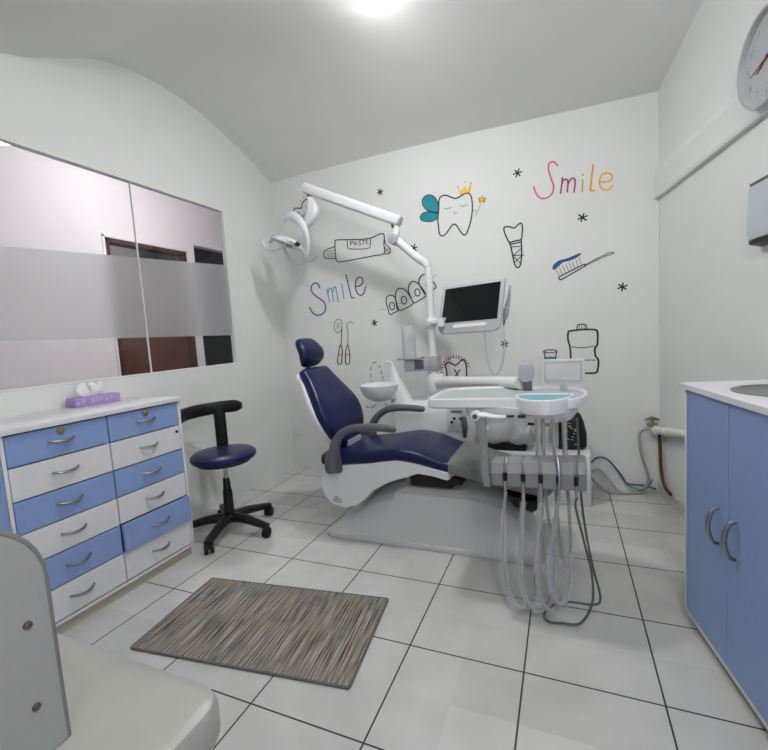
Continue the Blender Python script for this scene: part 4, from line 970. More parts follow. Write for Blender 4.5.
# base: flat foot plate plus moulded cover
b = new(); add_prism(b, rrect(1.19, .48, [.05, .06, .05, .05], 6, 1.59, -.90), .030, bev=.006); obj('base_plate', b, 'base_grey', ch)
HX = [(.99, .0), (1.04, .03), (1.12, .09), (1.20, .17), (1.30, .25), (1.42, .30), (1.60, .305), (1.80, .30), (1.95, .27), (2.05, .205), (2.12, .11), (2.16, .03), (2.18, 0)]
def cross(v): # v -1..1 across the base
    a = abs(v)
    return interp(a, [(0, 1.0), (.15, .985), (.56, .72), (.97, .05), (1.0, 0)])
def mound(x0, x1, scale, nm, seam=None):
    b = new(); rings = []; N = 40
    for i in range(N+1):
        x = x0+(x1-x0)*i/N; ring = []
        for j in range(51):
            v = -1+2*j/50; xx = x
            if seam and i == 0: pass
            if seam: xx = x+(seam(v)-x0)*max(0, 1-i/18)
            H = sinterp(xx, HX)*scale
            ring.append((xx, -.90+v*.226*(.985 if not seam else 1.0), .029+H*cross(v)+(.008 if seam else 0)*(1-abs(v))**.3))
        rings.append(ring)
    loft(b, rings, closed=False, cap=False)
    return obj(nm, b, 'base_grey', ch, smooth=14)
mound(1.0, 1.62, .88, 'front_cover')
mound(1.36, 2.175, 1.0, 'base_cover', seam=lambda v: 1.33+.17*(1-abs(v))**1.0)
# dark scissor lift between base and seat
b = new(); add_box(b, (1.50, -1.02, .30), (1.74, -.80, .42), .01); add_prism(b, [(1.56, .34), (1.80, .34), (1.72, .42), (1.52, .42)], .30, M=Matrix(((1, 0, 0, 0), (0, 0, -1, -.76), (0, 1, 0, 0), (0, 0, 0, 1)))); obj('lift_arm', b, 'black_plastic', ch)
# white under-seat shell: side outline extruded across the chair
top = [(1.756, .432), (1.62, .462), (1.478, .486), (1.30, .460), (1.154, .436), (1.02, .428)]
low = [(1.00, .36), (.990, .30), (1.012, .235), (1.062, .190), (1.14, .176), (1.21, .196), (1.27, .238), (1.325, .298), (1.42, .352), (1.52, .388), (1.60, .418), (1.68, .410), (1.756, .392)]
prof = top+[tuple(p)[:2] for p in low]
hw = [(-.232, .90), (-.225, .965), (-.205, 1.0), (.205, 1.0), (.225, .965), (.232, .90)]
b = new(); cx0, cz0 = 1.36, .39; rings = []
for dy, s in hw:
    rings.append([(cx0+(x-cx0)*(1-(1-s)*.35), CY+dy, cz0+(z-cz0)*(1-(1-s)*.8)) for x, z in prof])
t = bmesh.new(); loft(t, rings, cap=True); bmesh.ops.triangulate(t, faces=[f for f in t.faces if len(f.verts) > 4]); merge(b, t)
obj('seat_shell', b, 'white_plastic', ch, smooth=30)
b = new()
for pl in ([(1.075, .226), (1.080, .244), (1.092, .250), (1.102, .242), (1.104, .228), (1.075, .226)], [(1.086, .232), (1.092, .240), (1.097, .232)], [(1.110, .228), (1.113, .236), (1.118, .229), (1.123, .236), (1.128, .229)]):
    add_tube(b, [(x, CY-.2325, z) for x, z in pl], .0017, 6)
for k in range(7): add_box(b, (1.078+k*.007, CY-.2332, .215), (1.082+k*.007, CY-.2318, .220))
obj('emblem', b, 'logo_ink', ch, label='small dark maker emblem on the shell side')
# seat cushion: rings along x, (centre z, half thickness, half width)
def cushion(nm, T, m, e=.42, n=36, N=60, label=None, round_ends=(1, 1)):
    b = new(); rings = []; x0, x1 = T[0][0], T[-1][0]
    for i in range(N+1):
        t = i/N; u = x0+(x1-x0)*t
        cz = sinterp(u, [(q[0], q[1]) for q in T]); th = sinterp(u, [(q[0], q[2]) for q in T]); w = sinterp(u, [(q[0], q[3]) for q in T])
        rings.append([(u, CY+y, cz+z) for y, z in superell(w, th, e, n)])
    loft(b, rings); return obj(nm, b, m, ch, label=label)
ST = [(.978, .430, .010, .15), (.986, .440, .028, .19), (1.015, .455, .040, .225), (1.12, .463, .042, .236), (1.30, .480, .042, .240), (1.48, .507, .042, .240), (1.60, .492, .040, .236), (1.765, .448, .037, .226)]
cushion('seat_cushion', ST, 'navy_vinyl')
cushion('foot_cover', [(1.752, .450, .040, .229), (1.80, .440, .040, .228), (1.95, .402, .038, .215), (2.10, .366, .035, .195), (2.20, .342, .030, .165), (2.235, .334, .020, .12), (2.245, .332, .006, .06)], 'foot_vinyl', label='grey-green plastic cover over the foot end')
b = new(); rings = []
for x, z in ((1.45, .455), (1.60, .447), (1.70, .420), (1.765, .405)): rings.append([(x, CY+y, z+zz) for y, zz in rrect(.36, .022, .008, 3)])
loft(b, rings); obj('leg_frame', b, 'white_plastic', ch)
b = new(); rings = []
for x, z, h_ in ((2.02, .30, .02), (2.06, .27, .045), (2.14, .25, .05), (2.19, .27, .03)): rings.append([(x, CY+y, z+zz) for y, zz in superell(.13, h_, .6, 20)])
loft(b, rings); obj('foot_shade', b, 'black_plastic', ch)  # black block standing in for the shadow beneath the foot cover
# backrest
A = V(1.095, 0, .505); Bv = V(.865, 0, .965); ax = (Bv-A).normalized(); L = (Bv-A).length; nn = V(ax.z, 0, -ax.x)  # nn points to the front of the backrest
def back(nm, T, m, off, par, e=.55, N=48):
    b = new(); rings = []
    for i in range(N+1):
        s = T[0][0]+(T[-1][0]-T[0][0])*i/N
        w = sinterp(s, [(q[0], q[1]) for q in T]); th = sinterp(s, [(q[0], q[2]) for q in T]); bow = sinterp(s, [(0, 0), (.25, .022), (.5, .028), (.75, .012), (1, -.006), (1.5, -.02)])
        c0 = A+ax*(s*L)+nn*(off+bow)
        rings.append([c0+V(0, CY+y, 0)+nn*z for y, z in superell(w, th, e, 32)])
    loft(b, rings); return obj(nm, b, m, par)
back('backrest', [(-.02, .06, .006), (.0, .105, .022), (.06, .15, .034), (.16, .195, .042), (.30, .228, .045), (.42, .235, .046), (.55, .222, .045), (.70, .190, .043), (.85, .160, .040), (.95, .148, .036), (1.0, .135, .026), (1.02, .10, .006)], 'navy_vinyl', .0, ch)
back('back_shell', [(.0, .08, .006), (.02, .12, .012), (.10, .175, .020), (.30, .232, .024), (.42, .240, .024), (.55, .228, .024), (.70, .196, .022), (.85, .166, .020), (.97, .150, .014), (1.0, .12, .006)], 'white_plastic', -.038, ch)
b = new(); add_box(b, (1.04, CY-.09, .42), (1.12, CY+.09, .54), .012); obj('back_hinge', b, 'grey_plastic', ch)
# headrest
A = V(.835, 0, .975); Bv = V(.800, 0, 1.155); ax = (Bv-A).normalized(); L = (Bv-A).length; nn = V(ax.z, 0, -ax.x)
back('headrest', [(0, .05, .008), (.04, .080, .022), (.2, .108, .036), (.45, .117, .040), (.7, .108, .038), (.9, .085, .030), (.98, .06, .016), (1.0, .04, .005)], 'navy_vinyl', .010, ch, e=.7)
b = new(); add_tube(b, [(.83, CY, .92), (.815, CY, 1.0), (.80, CY, 1.06)], .018, 12); obj('headrest_stem', b, 'grey_plastic', ch)
# armrests
for side, yy in ((-1, -1.158), (1, -.652)):
    b = new(); dz_ = 0 if side < 0 else .012
    add_tube(b, [(1.098, yy, .40), (1.098, yy, .45), (1.115, yy, .52), (1.140, yy, .585), (1.180, yy, .628), (1.25, yy, .652+dz_), (1.36, yy, .660+dz_), (1.44, yy, .656+dz_), (1.480, yy, .652+dz_), (1.492, yy, .650+dz_)],
             [.038, .040, .034, .026, .022, .022, .021, .021, .018, .006], 16, smooth=4, up=(0, 1, 0), flat=1.0)
    obj('armrest', b, 'arm_grey', ch)
    b = new(); add_prism(b, rrect(.105, .13, [.02, .05, .04, .02], 5, 1.095, .455), .026, M=Matrix(((1, 0, 0, 0), (0, 0, -1, yy+(.028 if side < 0 else -.002)), (0, 1, 0, 0), (0, 0, 0, 1))), bev=.005); obj('armrest_bracket', b, 'arm_grey', ch)
# ------------------------------------------------------------ dental unit with spittoon, pole and arms
un = thing('dental_unit', 'white dental unit with spittoon bowl and tall jointed pole behind the chair', 'dental unit', (1.45, -.36, 0))
b = new(); rings = []
for z, i, dx in ((0, .02, 0), (.01, .0, 0), (.45, .0, 0), (.60, .004, 0), (.655, .014, 0), (.672, .030, 0), (.678, .05, 0)):
    rings.append([(x, y, z) for x, y in rrect(.55-2*i, .40-2*i, .09-i*.5, 6, 1.465, -.335)])
loft(b, rings); obj('body', b, 'white_enamel', un)
b = new(); rings = []
for z, w_, d_, cx_ in ((.672, .13, .13, 1.27), (.70, .115, .11, 1.262), (.78, .085, .08, 1.245), (.84, .055, .055, 1.228), (.90, .03, .035, 1.215), (.925, .016, .02, 1.208)):
    rings.append([(cx_+x, -.45+y, z) for x, y in superell(w_*.62, d_*.5, .8, 24)])
loft(b, rings); obj('spittoon_column', b, 'white_enamel', un)
b = new(); add_tube(b, [(1.215, -.45, .88), (1.208, -.452, .94), (1.19, -.455, .958), (1.165, -.46, .956), (1.150, -.462, .945)], [.012, .009, .007, .007, .006], 12, smooth=4); obj('faucet', b, 'white_enamel', un)
b = new(); add_lathe(b, [(.002, .690), (.05, .692), (.095, .712), (.125, .750), (.138, .796), (.139, .806), (.132, .808), (.128, .798), (.115, .756), (.085, .722), (.03, .705), (.002, .703)], (1.12, -.49, 0), 40, sx=1.0); bw = obj('spittoon_bowl', b, 'white_enamel', un)
b = new(); add_box(b, (1.16, -.52, .70), (1.25, -.42, .765), .015); obj('bowl_support', b, 'white_enamel', un)
b = new(); add_lathe(b, [(.002, .706), (.018, .708), (.018, .704)], (1.12, -.49, 0), 20); obj('drain', b, 'chrome', bw)
# pole and bend
PXc, PYc = 1.49, -.40
b = new(); add_tube(b, [(PXc, PYc, .66), (PXc, PYc, .80), (PXc, PYc, .92)], [.046, .044, .040], 24); obj('pole_socket', b, 'white_enamel', un)
b = new(); add_tube(b, [(PXc, PYc, .90), (PXc, PYc, 1.52), (PXc-.004, PYc, 1.575), (PXc-.035, PYc, 1.615), (PXc-.07, PYc, 1.64), (1.30, PYc, 1.755), (1.262, PYc, 1.785)], [.026, .025, .026, .027, .027, .027, .028], 20, smooth=5); obj('pole', b, 'white_enamel', un)
b = new(); add_cyl(b, (1.262, PYc-.035, 1.783), (1.262, PYc+.035, 1.783), .036, bev=.006); obj('elbow_joint', b, 'grey_plastic', un)
b = new(); add_tube(b, [(1.268, PYc-.01, 1.79), (1.285, PYc, 1.85), (1.275, PYc, 1.90)], [.024, .022, .020], 12, smooth=3); obj('upper_link', b, 'white_enamel', un)
b = new(); add_cyl(b, (1.268, PYc, 1.865), (1.264, PYc, 1.892), .020); obj('link_pivot', b, 'arm_grey', un)
a0, a1 = V(.595, -.42, 2.245), V(1.305, -.40, 1.897); d = (a1-a0).normalized(); up_ = V(-d.z, 0, d.x).normalized(); yv = V(0, 1, 0)
b = new(); rings = []
for k, sc_ in ((0, .80), (.012, 1), (1-.012, 1), (1, .80)):
    c0 = a0+(a1-a0)*k; rings.append([c0+yv*x*sc_+up_*y*sc_ for x, y in rrect(.062, .070, .020, 4)])
loft(b, rings); obj('lamp_arm', b, 'white_enamel', un)
b = new(); rings = []
for k, sc_ in ((0, .95), (.5, .95), (1, .8)):
    c0 = a1+d*.012*k; rings.append([c0+yv*x*sc_+up_*y*sc_ for x, y in rrect(.062, .070, .022, 4)])
loft(b, rings); obj('arm_end_cap', b, 'frame_grey', un)
# collars
b = new(); add_cyl(b, (PXc, PYc, 1.175), (PXc, PYc, 1.235), .036, bev=.005); obj('monitor_collar', b, 'white_enamel', un)
b = new(); add_box(b, (PXc+.01, PYc-.09, 1.195), (PXc+.10, PYc-.01, 1.225), .008, M=None); add_cyl(b, (1.585, -.49, 1.175), (1.585, -.49, 1.225), .022); obj('monitor_arm', b, 'white_enamel', un)
# arm that carries the instrument table
b = new(); add_cyl(b, (PXc, PYc, .735), (PXc, PYc, .86), .060, bev=.01); obj('table_arm_collar', b, 'white_enamel', un)
b = new(); add_tube(b, [(PXc+.02, PYc-.01, .80), (1.60, -.50, .815), (1.80, -.70, .836), (2.05, -1.0, .868), (2.11, -1.08, .875)], [.038, .036, .033, .030, .028], 18, smooth=3, flat=1.0); obj('table_arm', b, 'white_enamel', un)
# control panel on the unit body
b = new(); add_box(b, (1.60, -.5375, .50), (1.73, -.533, .665), .002); pn = obj('control_panel', b, 'white_plastic', un)
b = new(); add_box(b, (1.625, -.541, .618), (1.705, -.536, .640), .001)
obj('label_plate', b, 'frame_grey', pn)
b = new()
for k in range(6): add_box(b, (1.633+k*.0105, -.5425, .624), (1.640+k*.0105, -.5405, .634))
obj('lettering', b, 'ink', pn)
for x, z in ((1.650, .585), (1.690, .585), (1.632, .56)): b = new(); add_cyl(b, (x, -.537, z), (x, -.552, z), .008, seg=14); obj('knob', b, 'black_plastic', pn)
b = new(); add_tube(b, [(1.715, -.56, .60), (1.722, -.575, .54), (1.716, -.56, .47)], [.012, .018, .012], 12, smooth=3); obj('suction_holder', b, 'arm_grey', un)
# cup dispenser
cd = thing('cup_dispenser', 'clear ribbed cup tube in a grey bracket clamped to the pole', 'cup dispenser', (1.33, -.42, .975))
b = new(); add_box(b, (1.255, -.475, .965), (1.42, -.365, .980), .004); add_box(b, (1.30, -.46, .885), (1.475, -.35, .965), .006); add_box(b, (1.448, -.452, .885), (1.532, -.348, .985), .006); obj('bracket', b, 'grey_plastic', cd)
b = new(); add_box(b, (1.375, -.465, .90), (1.44, -.459, .962), .002); obj('bracket_slot', b, 'arm_grey', cd)
b = new(); pr_ = [(.046+.0012*(k % 2), .981+k*.0095) for k in range(22)]; add_lathe(b, [(.044, .981)]+pr_+[(.047, 1.19), (.044, 1.19)]+[(.0435, 1.18), (.0435, .985)], (1.328, -.42, 0), 30); obj('cup_tube', b, 'cup_plastic', cd)
b = new()
for k in range(8): add_lathe(b, [(.030, .99+k*.018), (.036, 1.004+k*.018), (.038, 1.005+k*.018), (.037, 1.006+k*.018)], (1.328, -.42, 0), 20)
obj('stacked_cups', b, 'laminate_white', cd)
# ------------------------------------------------------------ operating lamp
lp = thing('dental_lamp', 'white ring-framed dental lamp head hanging from the sloping arm', 'dental lamp', (.46, -.42, 1.95))
b = new(); add_cyl(b, (.636, -.42, 2.165), (.634, -.42, 2.205), .016); obj('swivel', b, 'arm_grey', lp)
b = new(); rings = []
for k, (x, z, w_, h_) in enumerate([(.637, 2.17, .018, .016), (.650, 2.13, .030, .034), (.655, 2.08, .034, .048), (.640, 2.03, .034, .050), (.605, 1.985, .030, .040), (.570, 1.955, .020, .024)]):
    rings.append([(x+xx, -.42+yy, z) for xx, yy in superell(h_, w_, .75, 20)])
loft(b, rings); obj('yoke', b, 'white_enamel', lp)
c0 = V(.470, -.42, 1.895)
ring_u = V(.80, -.30, .20).normalized(); ring_v = V(-.10, -.15, .98); ring_v = (ring_v-ring_u*ring_v.dot(ring_u)).normalized()
b = new(); add_tube(b, [c0+ring_u*.150*math.cos(t)+ring_v*.170*math.sin(t) for t in [2*PI*k/40 for k in range(40)]], [.012+.008*max(0, math.sin(2*PI*k/40+.5)) for k in range(40)], 12, closed=True, flat=1.6); obj('ring_frame', b, 'white_enamel', lp)
# dish reflector seen nearly edge-on, tilted down to the right
dn = V(-.38, -.17, -.90).normalized(); q = dn.to_track_quat('Z', 'Y').to_matrix().to_4x4()
b = new(); add_lathe(b, [(.001, -.045), (.05, -.042), (.10, -.024), (.130, .004), (.128, .012), (.10, .004), (.05, -.006), (.001, -.008)], M=Matrix.Translation((.435, -.44, 1.862)) @ q, seg=36); dsh = obj('reflector', b, 'white_enamel', lp)
b = new(); add_lathe(b, [(.001, 0), (.03, .002), (.028, .020), (.001, .026)], M=Matrix.Translation((.435, -.44, 1.862)) @ q, seg=20); obj('lamp_unit', b, 'frame_grey', dsh)
b = new(); add_tube(b, [(.37, -.47, 1.89), (.45, -.50, 1.885), (.53, -.52, 1.855), (.570, -.52, 1.828)], [.020, .045, .034, .014], 14, smooth=4, flat=.5, up=(0, 0, 1)); bm_ = obj('lamp_body', b, 'white_enamel', lp)
b = new(); add_cyl(b, (.560, -.525, 1.835), (.583, -.53, 1.822), .015, bev=.003); obj('tip', b, 'black_plastic', bm_)
b = new(); add_tube(b, [(.245, -.46, 1.925), (.235, -.47, 1.885), (.265, -.48, 1.845), (.33, -.49, 1.825), (.40, -.49, 1.838), (.44, -.48, 1.86)], [.013, .015, .014, .012, .011, .010], 12, smooth=4); obj('handle', b, 'white_enamel', lp)
b = new(); add_tube(b, [(.30, -.45, 1.905), (.31, -.45, 1.94), (.345, -.44, 1.93)], [.012, .014, .012], 10, smooth=3); add_cyl(b, (.30, -.46, 1.895), (.30, -.475, 1.895), .012); obj('handle_pivot', b, 'frame_grey', lp)
b = new(); add_tube(b, [(.555, -.45, 1.80), (.575, -.45, 1.77), (.578, -.45, 1.735)], [.018, .016, .006], 10, smooth=3, flat=.6); add_tube(b, [(.60, -.45, 1.715), (.64, -.45, 1.716), (.675, -.45, 1.742)], [.004, .007, .006], 8, smooth=3); add_tube(b, [(.578, -.45, 1.75), (.585, -.45, 1.722), (.605, -.45, 1.715)], .003, 6, smooth=3); obj('lower_handle', b, 'frame_grey', lp)
# ------------------------------------------------------------ monitor
rz, rx_, ry_ = -.316, -.319, .007
MM = Matrix.Translation((1.771, -.5, 1.281)) @ Matrix.Rotation(rz, 4, 'Z') @ Matrix.Rotation(rx_, 4, 'X') @ Matrix.Rotation(-ry_, 4, 'Y')
TOY = Matrix(((1, 0, 0, 0), (0, 0, 1, 0), (0, 1, 0, 0), (0, 0, 0, 1)))  # prism xy -> xz plane, extrude +y
mo = thing('monitor', 'flat screen in a grey frame with a slotted lower edge, on the pole', 'monitor', (1.771, -.5, 1.281))
W_, H_ = .437, .326
b = new(); add_prism(b, rrect(W_, H_, [.050, .010, .010, .050], 6), .018, M=MM @ TOY, bev=.006); obj('housing', b, 'frame_grey', mo)
b = new(); add_prism(b, rrect(W_-.05, H_-.095, .003, 3, 0, .026), .002, M=MM @ Matrix.Translation((0, -.0022, 0)) @ TOY); obj('screen', b, 'screen_black', mo)
b = new(); add_prism(b, rrect(.23, .022, .010, 5, .01, -.117), .002, M=MM @ Matrix.Translation((0, -.0022, 0)) @ TOY); obj('slot', b, 'trim_white', mo, label='pale slot handle below the screen')
b = new(); add_tube(b, [MM @ V(-.10, .04, -.02), MM @ V(-.16, .06, -.03), V(1.585, -.49, 1.21)], .016, 10); add_prism(b, rrect(.12, .12, .01, 3, -.08, -.02), .014, M=MM @ Matrix.Translation((0, .030, 0)) @ TOY); obj('mount', b, 'grey_plastic', mo)
cam_ = thing('intraoral_camera', 'slim grey camera handpiece hooked beside the monitor with a looped cable', 'camera handpiece', (1.985, -.47, 1.28))
b = new(); add_tube(b, [(2.012, -.46, 1.392), (2.006, -.46, 1.33), (1.992, -.46, 1.27), (1.980, -.46, 1.215), (1.972, -.46, 1.185)], [.005, .009, .016, .018, .009], 12, smooth=4); obj('handpiece', b, 'frame_grey', cam_)
b = new(); add_tube(b, [(1.972, -.46, 1.19), (1.968, -.46, 1.155)], [.008, .005], 10); obj('cable_boot', b, 'arm_grey', cam_)
b = new(); add_tube(b, [(1.968, -.46, 1.16), (1.970, -.46, 1.08), (1.962, -.46, .99), (1.945, -.46, .90), (1.915, -.46, .855), (1.880, -.46, .875), (1.860, -.46, .95), (1.855, -.46, 1.03), (1.850, -.475, 1.13)], [.003, .003, .006, .007, .007, .007, .007, .004, .003], 8, smooth=5); obj('cable', b, 'white_plastic', cam_)
b = new(); add_tube(b, [MM @ V(.19, .02, -.03), (1.985, -.50, 1.262), (1.985, -.475, 1.262)], .006, 8); obj('hook', b, 'white_plastic', mo)
# ------------------------------------------------------------ instrument table
tr = thing('instrument_table', 'white instrument table with grey tray, teal mat and hanging hoses', 'instrument table', (2.06, -1.2, .76))
main = [(1.742, -1.375), (1.735, -1.27), (1.745, -1.12), (1.785, -1.04), (1.87, -1.0), (2.05, -.99), (2.25, -1.02), (2.345, -1.07), (2.388, -1.16), (2.388, -1.27), (2.36, -1.35), (2.31, -1.395), (2.10, -1.375), (1.90, -1.385), (1.78, -1.392)]
bul = [(2.112, -1.315), (2.118, -1.37), (2.15, -1.43), (2.21, -1.466), (2.265, -1.452), (2.315, -1.39), (2.338, -1.305), (2.325, -1.285), (2.22, -1.275), (2.13, -1.29)]
mainS = [(p.x, p.y) for p in catmull([V(x, y, 0) for x, y in main], 4, True)]; bulS = [(p.x, p.y) for p in catmull([V(x, y, 0) for x, y in bul], 4, True)]
def inset(P, d):
    n = len(P); out = []
    ar = sum(P[i][0]*P[(i+1) % n][1]-P[(i+1) % n][0]*P[i][1] for i in range(n)); sg = 1 if ar > 0 else -1
    for i in range(n):
        a, c_ = P[i-1], P[(i+1) % n]; dx, dy = c_[0]-a[0], c_[1]-a[1]; l = math.hypot(dx, dy) or 1
        out.append((P[i][0]-dy/l*d*sg, P[i][1]+dx/l*d*sg))
    return out
def dish(P, z0, z1, zf, wall, m, nm, par, floorm=None):
    b = new(); rings = []
    for d_, z in ((.012, z0), (.002, z0+.006), (0, z0+.02), (0, z1-.004), (.003, z1), (wall-.003, z1), (wall, z1-.004), (wall+.002, zf)):
        rings.append([(x, y, z) for x, y in inset(P, d_)])
    loft(b, rings, cap=True); return obj(nm, b, m, par)
dish(mainS, .806, .850, .838, .014, 'white_enamel', 'tray_shell', tr)
b = new(); P = inset(mainS, .017); loft(b, [[(x, y, .8375) for x, y in P], [(x, y, .8405) for x, y in P]]); obj('tray_mat', b, 'tray_mat', tr, label='grey-green recessed tray surface')
pod = dish(bulS, .792, .856, .850, .010, 'white_enamel', 'side_pod', tr)
b = new(); P = inset(bulS, .013); loft(b, [[(x, y, .8495) for x, y in P], [(x, y, .8525) for x, y in P]]); obj('pod_mat', b, 'teal_mat', pod, label='teal mat in the rounded pod')
b = new(); Pm = [(1.90, -1.33), (1.92, -1.10), (2.05, -1.05), (2.28, -1.08), (2.35, -1.18), (2.345, -1.32), (2.30, -1.40), (2.21, -1.43), (2.13, -1.405), (2.0, -1.36)]
Pm = [(p.x, p.y) for p in catmull([V(x, y, 0) for x, y in Pm], 4, True)]
loft(b, [[(x, y, z) for x, y in inset(Pm, d_)] for d_, z in ((.04, .752), (.018, .756), (.004, .775), (0, .812))]); und = obj('underbody', b, 'white_enamel', tr)
b = new()
for x0 in (2.085, 2.13):
    for k in range(5): add_box(b, (x0+k*.006, -1.425-.012*(x0 > 2.1), .780), (x0+.004+k*.006, -1.405, .788))
obj('marking', b, 'ink', und)
b = new(); add_box(b, (2.16, -1.36, .735), (2.19, -1.33, .757), .002); add_box(b, (2.215, -1.38, .735), (2.245, -1.35, .757), .002); obj('hose_port', b, 'black_plastic', tr)
# lever handle and vertical hanger
b = new(); add_tube(b, [(1.955, -1.40, .775), (1.99, -1.41, .785), (2.04, -1.41, .779), (2.095, -1.405, .777)], [.017, .019, .013, .009], 12, smooth=3, flat=.7, up=(0, 0, 1)); add_cyl(b, (1.958, -1.37, .782), (1.958, -1.425, .782), .020, bev=.003); obj('lever', b, 'white_enamel', tr)
b = new(); add_cyl(b, (1.958, -1.425, .782), (1.958, -1.431, .782), .010); obj('lever_screw', b, 'arm_grey', tr)
b = new(); rings = []
for x, y, z, w_ in ((1.972, -1.40, .775, .048), (1.980, -1.41, .74, .040), (1.990, -1.43, .64, .034), (2.000, -1.455, .53, .034), (2.004, -1.46, .50, .030)): rings.append([(x+a, y+c_, z) for a, c_ in rrect(w_, .022, .006, 3)])
loft(b, rings); obj('hanger', b, 'holder_grey', tr)
b = new(); rings = [[(2.0, -1.46, .52), (2.0, -1.44, .52), (2.0, -1.44, .55), (2.0, -1.46, .55)], [(2.06, -1.47, .55), (2.06, -1.45, .55), (2.06, -1.45, .58), (2.06, -1.47, .58)]]; loft(b, rings); obj('hanger_foot', b, 'holder_grey', tr)
# holder: sloping block with five notches
b = new(); hx0, hx1 = 2.026, 2.372
cuts = [2.081, 2.148, 2.212, 2.275, 2.336]
xs = sorted(set([hx0, hx1]+[c_+s*w_ for c_ in cuts for s in (-1, 1) for w_ in (.001, .005, .0065)]+[hx0+.006, hx1-.006]))
rings = []
for x in xs:
    near = min(abs(x-c_) for c_ in cuts); dp = .012 if near < .0055 else 0
    e_ = .006 if x in (hx0, hx1) else 0
    zt_ = .020*(x-hx0)/(hx1-hx0)
    rings.append([(x, -1.500+dp*.8+e_, .522+e_), (x, -1.500+dp*1.3+e_, .568+zt_), (x, -1.480+dp*.9, .606-e_+zt_-dp*.6), (x, -1.435, .622-e_+zt_), (x, -1.430, .616-e_+zt_), (x, -1.435, .526+e_)])
loft(b, rings); obj('instrument_holder', b, 'holder_grey', tr, smooth=20)
for c_, k in zip(cuts, range(5)):
    b = new()
    add_tube(b, [(c_, -1.503, .575), (c_, -1.505, .545)], [.009, .008], 12); o = obj('handpiece_socket', b, 'black_plastic', tr)
    b = new(); add_tube(b, [(c_, -1.505, .55), (c_, -1.507, .50)], [.0065, .0055], 12); obj('ferrule', b, 'chrome', o)
    if k == 3:
        b = new(); add_tube(b, [(c_, -1.51, .51), (c_+.004, -1.505, .575), (c_, -1.49, .62), (c_-.003, -1.485, .645)], [.006, .008, .008, .004], 12, smooth=3); obj('syringe', b, 'chrome', tr)
for k, H in enumerate(HOSES):
    b = new(); H2 = [(cuts[k], -1.507, .50)]+[V(*p) for p in H[1:]]
    rad = .0062 if k < 4 else .0045
    add_tube(b, H2, rad, 10, smooth=6); ho = obj('hose', b, 'hose_grey' if k < 4 else 'hose_dark', tr)
    if k < 4:
        b = new(); Q = catmull(H2, 8); Q = Q[6:int(len(Q)*.72)]
        add_tube(b, Q, [.0115+.0018*math.sin(i*1.9+k)+.0012*math.sin(i*.7) for i in range(len(Q))], 12, cap=False); obj('plastic_sleeve', b, 'thin_plastic', ho, label='crinkled clear plastic sleeve')
for x, y in ((2.20, -1.40), (2.232, -1.40), (2.268, -1.405), (2.30, -1.40)):
    b = new(); add_tube(b, [(x, y, .76), (x, y-.002, .66), (x, y, .52)], .0105, 12, cap=False); o = obj('tube_sleeve', b, 'thin_plastic', tr)
# backlit film viewer and paddle handle
b = new(); VM = Matrix.Translation((2.297, -1.12, .930)) @ Matrix.Rotation(math.radians(-4), 4, 'Z') @ TOY
add_prism(b, rrect(.182, .112, .006, 4), .010, M=VM, bev=.002); vw = obj('film_viewer', b, 'viewer_panel', tr, label='upright translucent film viewer board')
b = new(); 
for (x0, x1, y0_, y1_) in ((-.078, .078, .040, .044), (-.078, .078, -.044, -.040), (-.078, -.074, -.044, .044), (.074, .078, -.044, .044)): add_box(b, (x0, y0_, -.002), (x1, y1_, .001), M=VM)
obj('viewer_frame', b, 'grey_plastic', vw)
b = new(); add_box(b, (2.283, -1.125, .838), (2.315, -1.10, .878), .003); obj('viewer_foot', b, 'frame_grey', vw)
b = new(); rings = [[(2.14+x*s, -1.10+dy, .928+z*s) for x, z in superell(.036, .047, .9, 28)] for dy, s in ((-.016, .7), (-.013, .93), (-.006, 1), (.006, 1), (.012, .9))]; loft(b, rings); pd = obj('paddle_handle', b, 'frame_grey', tr)
b = new(); add_box(b, (2.125, -1.112, .842), (2.165, -1.088, .888), .003); obj('paddle_base', b, 'arm_grey', pd)

# ------------------------------------------------------------ equipment against the back wall
eb = thing('equipment_box', 'low white box on the floor behind the instrument hoses', 'cabinet', (2.1, -.20, 0))
b = new(); add_prism(b, rrect(.66, .32, .02, 4, 2.112, -.19), .322, bev=.008); obj('housing', b, 'white_enamel', eb)
b = new(); add_box(b, (1.80, -.353, .02), (2.42, -.349, .27), .001); obj('front_panel', b, 'laminate_white', eb)
b = new(); rings = []
for k in range(25):
    t = k/24; x = 1.758+.345*t; h_ = .075*(1-abs(2*t-1)**3)+.012; 
    rings.append([(x, -.22+y*(1+.12*math.sin(5*t*PI+yy_*3)), .355+.02+h_*.75+z+.006*math.sin(9*t+yy_*5)) for yy_, (y, z) in [(q/8, s_) for q, s_ in enumerate(superell(.105, h_, .6, 40))]])
wb = thing('wrapped_appliance', 'white appliance under clear plastic wrap on top of the low box', 'appliance', (1.9, -.22, .323))
loft(b, rings); obj('plastic_wrap', b, 'cup_plastic', wb)
b = new(); rings = [[(1.775+.305*t, -.22+y, .43+z) for y, z in superell(.09*(1-.2*abs(2*t-1)**4), .058*(1-.5*abs(2*t-1)**4), .5, 20)] for t in [k/10 for k in range(11)]]; loft(b, rings); obj('body', b, 'white_enamel', wb)
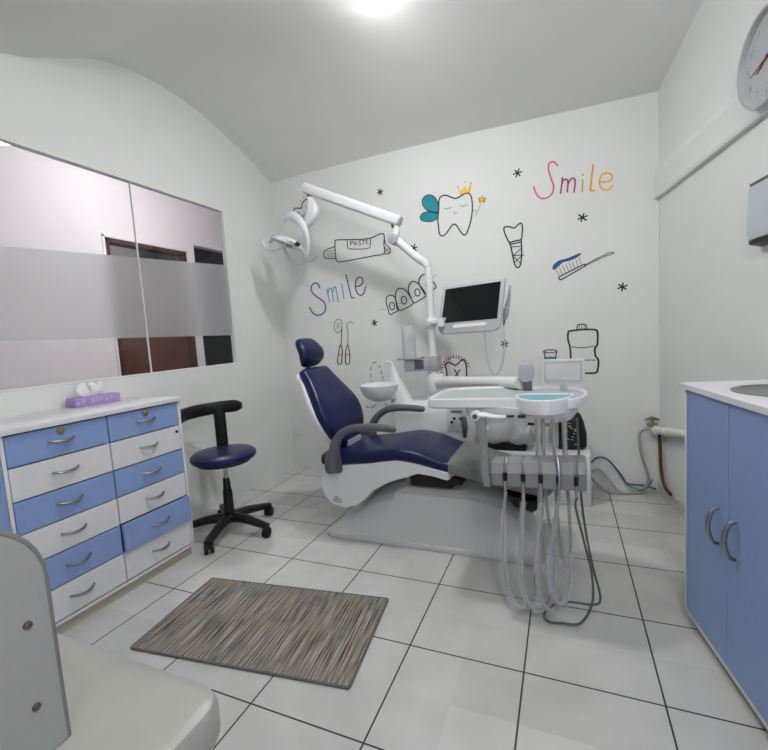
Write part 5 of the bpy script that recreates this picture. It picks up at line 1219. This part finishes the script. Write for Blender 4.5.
b = new(); add_box(b, (1.79, -.31, .323), (2.06, -.13, .374), .006); obj('dark_base', b, 'black_plastic', wb)
b = new(); rings = []
for z, w_, d_ in ((.324, .085, .05), (.34, .098, .065), (.42, .100, .070), (.50, .094, .066), (.545, .082, .058), (.575, .055, .042), (.585, .02, .02)):
    rings.append([(2.328+x+.10*max(0, .45-z)*.1-.12*max(0, z-.42), -.17+y, z) for x, y in superell(w_, d_, .7, 24)])
bg = thing('black_bag', 'black backpack with pale markings standing on the low box by the wall', 'bag', (2.33, -.17, .323))
loft(b, rings); obj('bag_body', b, 'bag_black', bg)
b = new(); rnd = random.Random(3)
for k in range(16):
    z = .36+rnd.random()*.14; x = 2.29+rnd.random()*.075-.1*max(0, z-.42); add_tube(b, [(x, -.2385, z), (x+.008, -.2395, z+.004), (x+.014, -.2385, z-.003)], .0022, 5)
obj('bag_print', b, 'bag_print', bg)
b = new(); add_tube(b, [(2.30, -.24, .56), (2.27, -.262, .50), (2.275, -.262, .42), (2.30, -.245, .36)], [.008]*4, 8, smooth=4, flat=.4); obj('shoulder_strap', b, 'black_matte', bg)

# ------------------------------------------------------------ camera and world
cam = bpy.data.cameras.new('camera'); co = bpy.data.objects.new('camera', cam); COL.objects.link(co); SC.camera = co
cam.sensor_fit = 'HORIZONTAL'; cam.sensor_width = 36; cam.lens = 424.815/768*36; cam.clip_start = .02
CR, CU, CF = V(*CAM_R), V(*CAM_U), V(*CAM_F)
co.matrix_world = Matrix(((CR.x, CU.x, -CF.x, CAM_P[0]), (CR.y, CU.y, -CF.y, CAM_P[1]), (CR.z, CU.z, -CF.z, CAM_P[2]), (0, 0, 0, 1)))
w = bpy.data.worlds.new('world'); SC.world = w; w.use_nodes = True
w.node_tree.nodes['Background'].inputs[0].default_value = (.8, .85, .9, 1); w.node_tree.nodes['Background'].inputs[1].default_value = .3
SC.view_settings.view_transform = 'Standard'; SC.view_settings.look = 'None'; SC.view_settings.exposure = EXPO; SC.view_settings.gamma = 1; SC.view_settings.use_curve_mapping = False
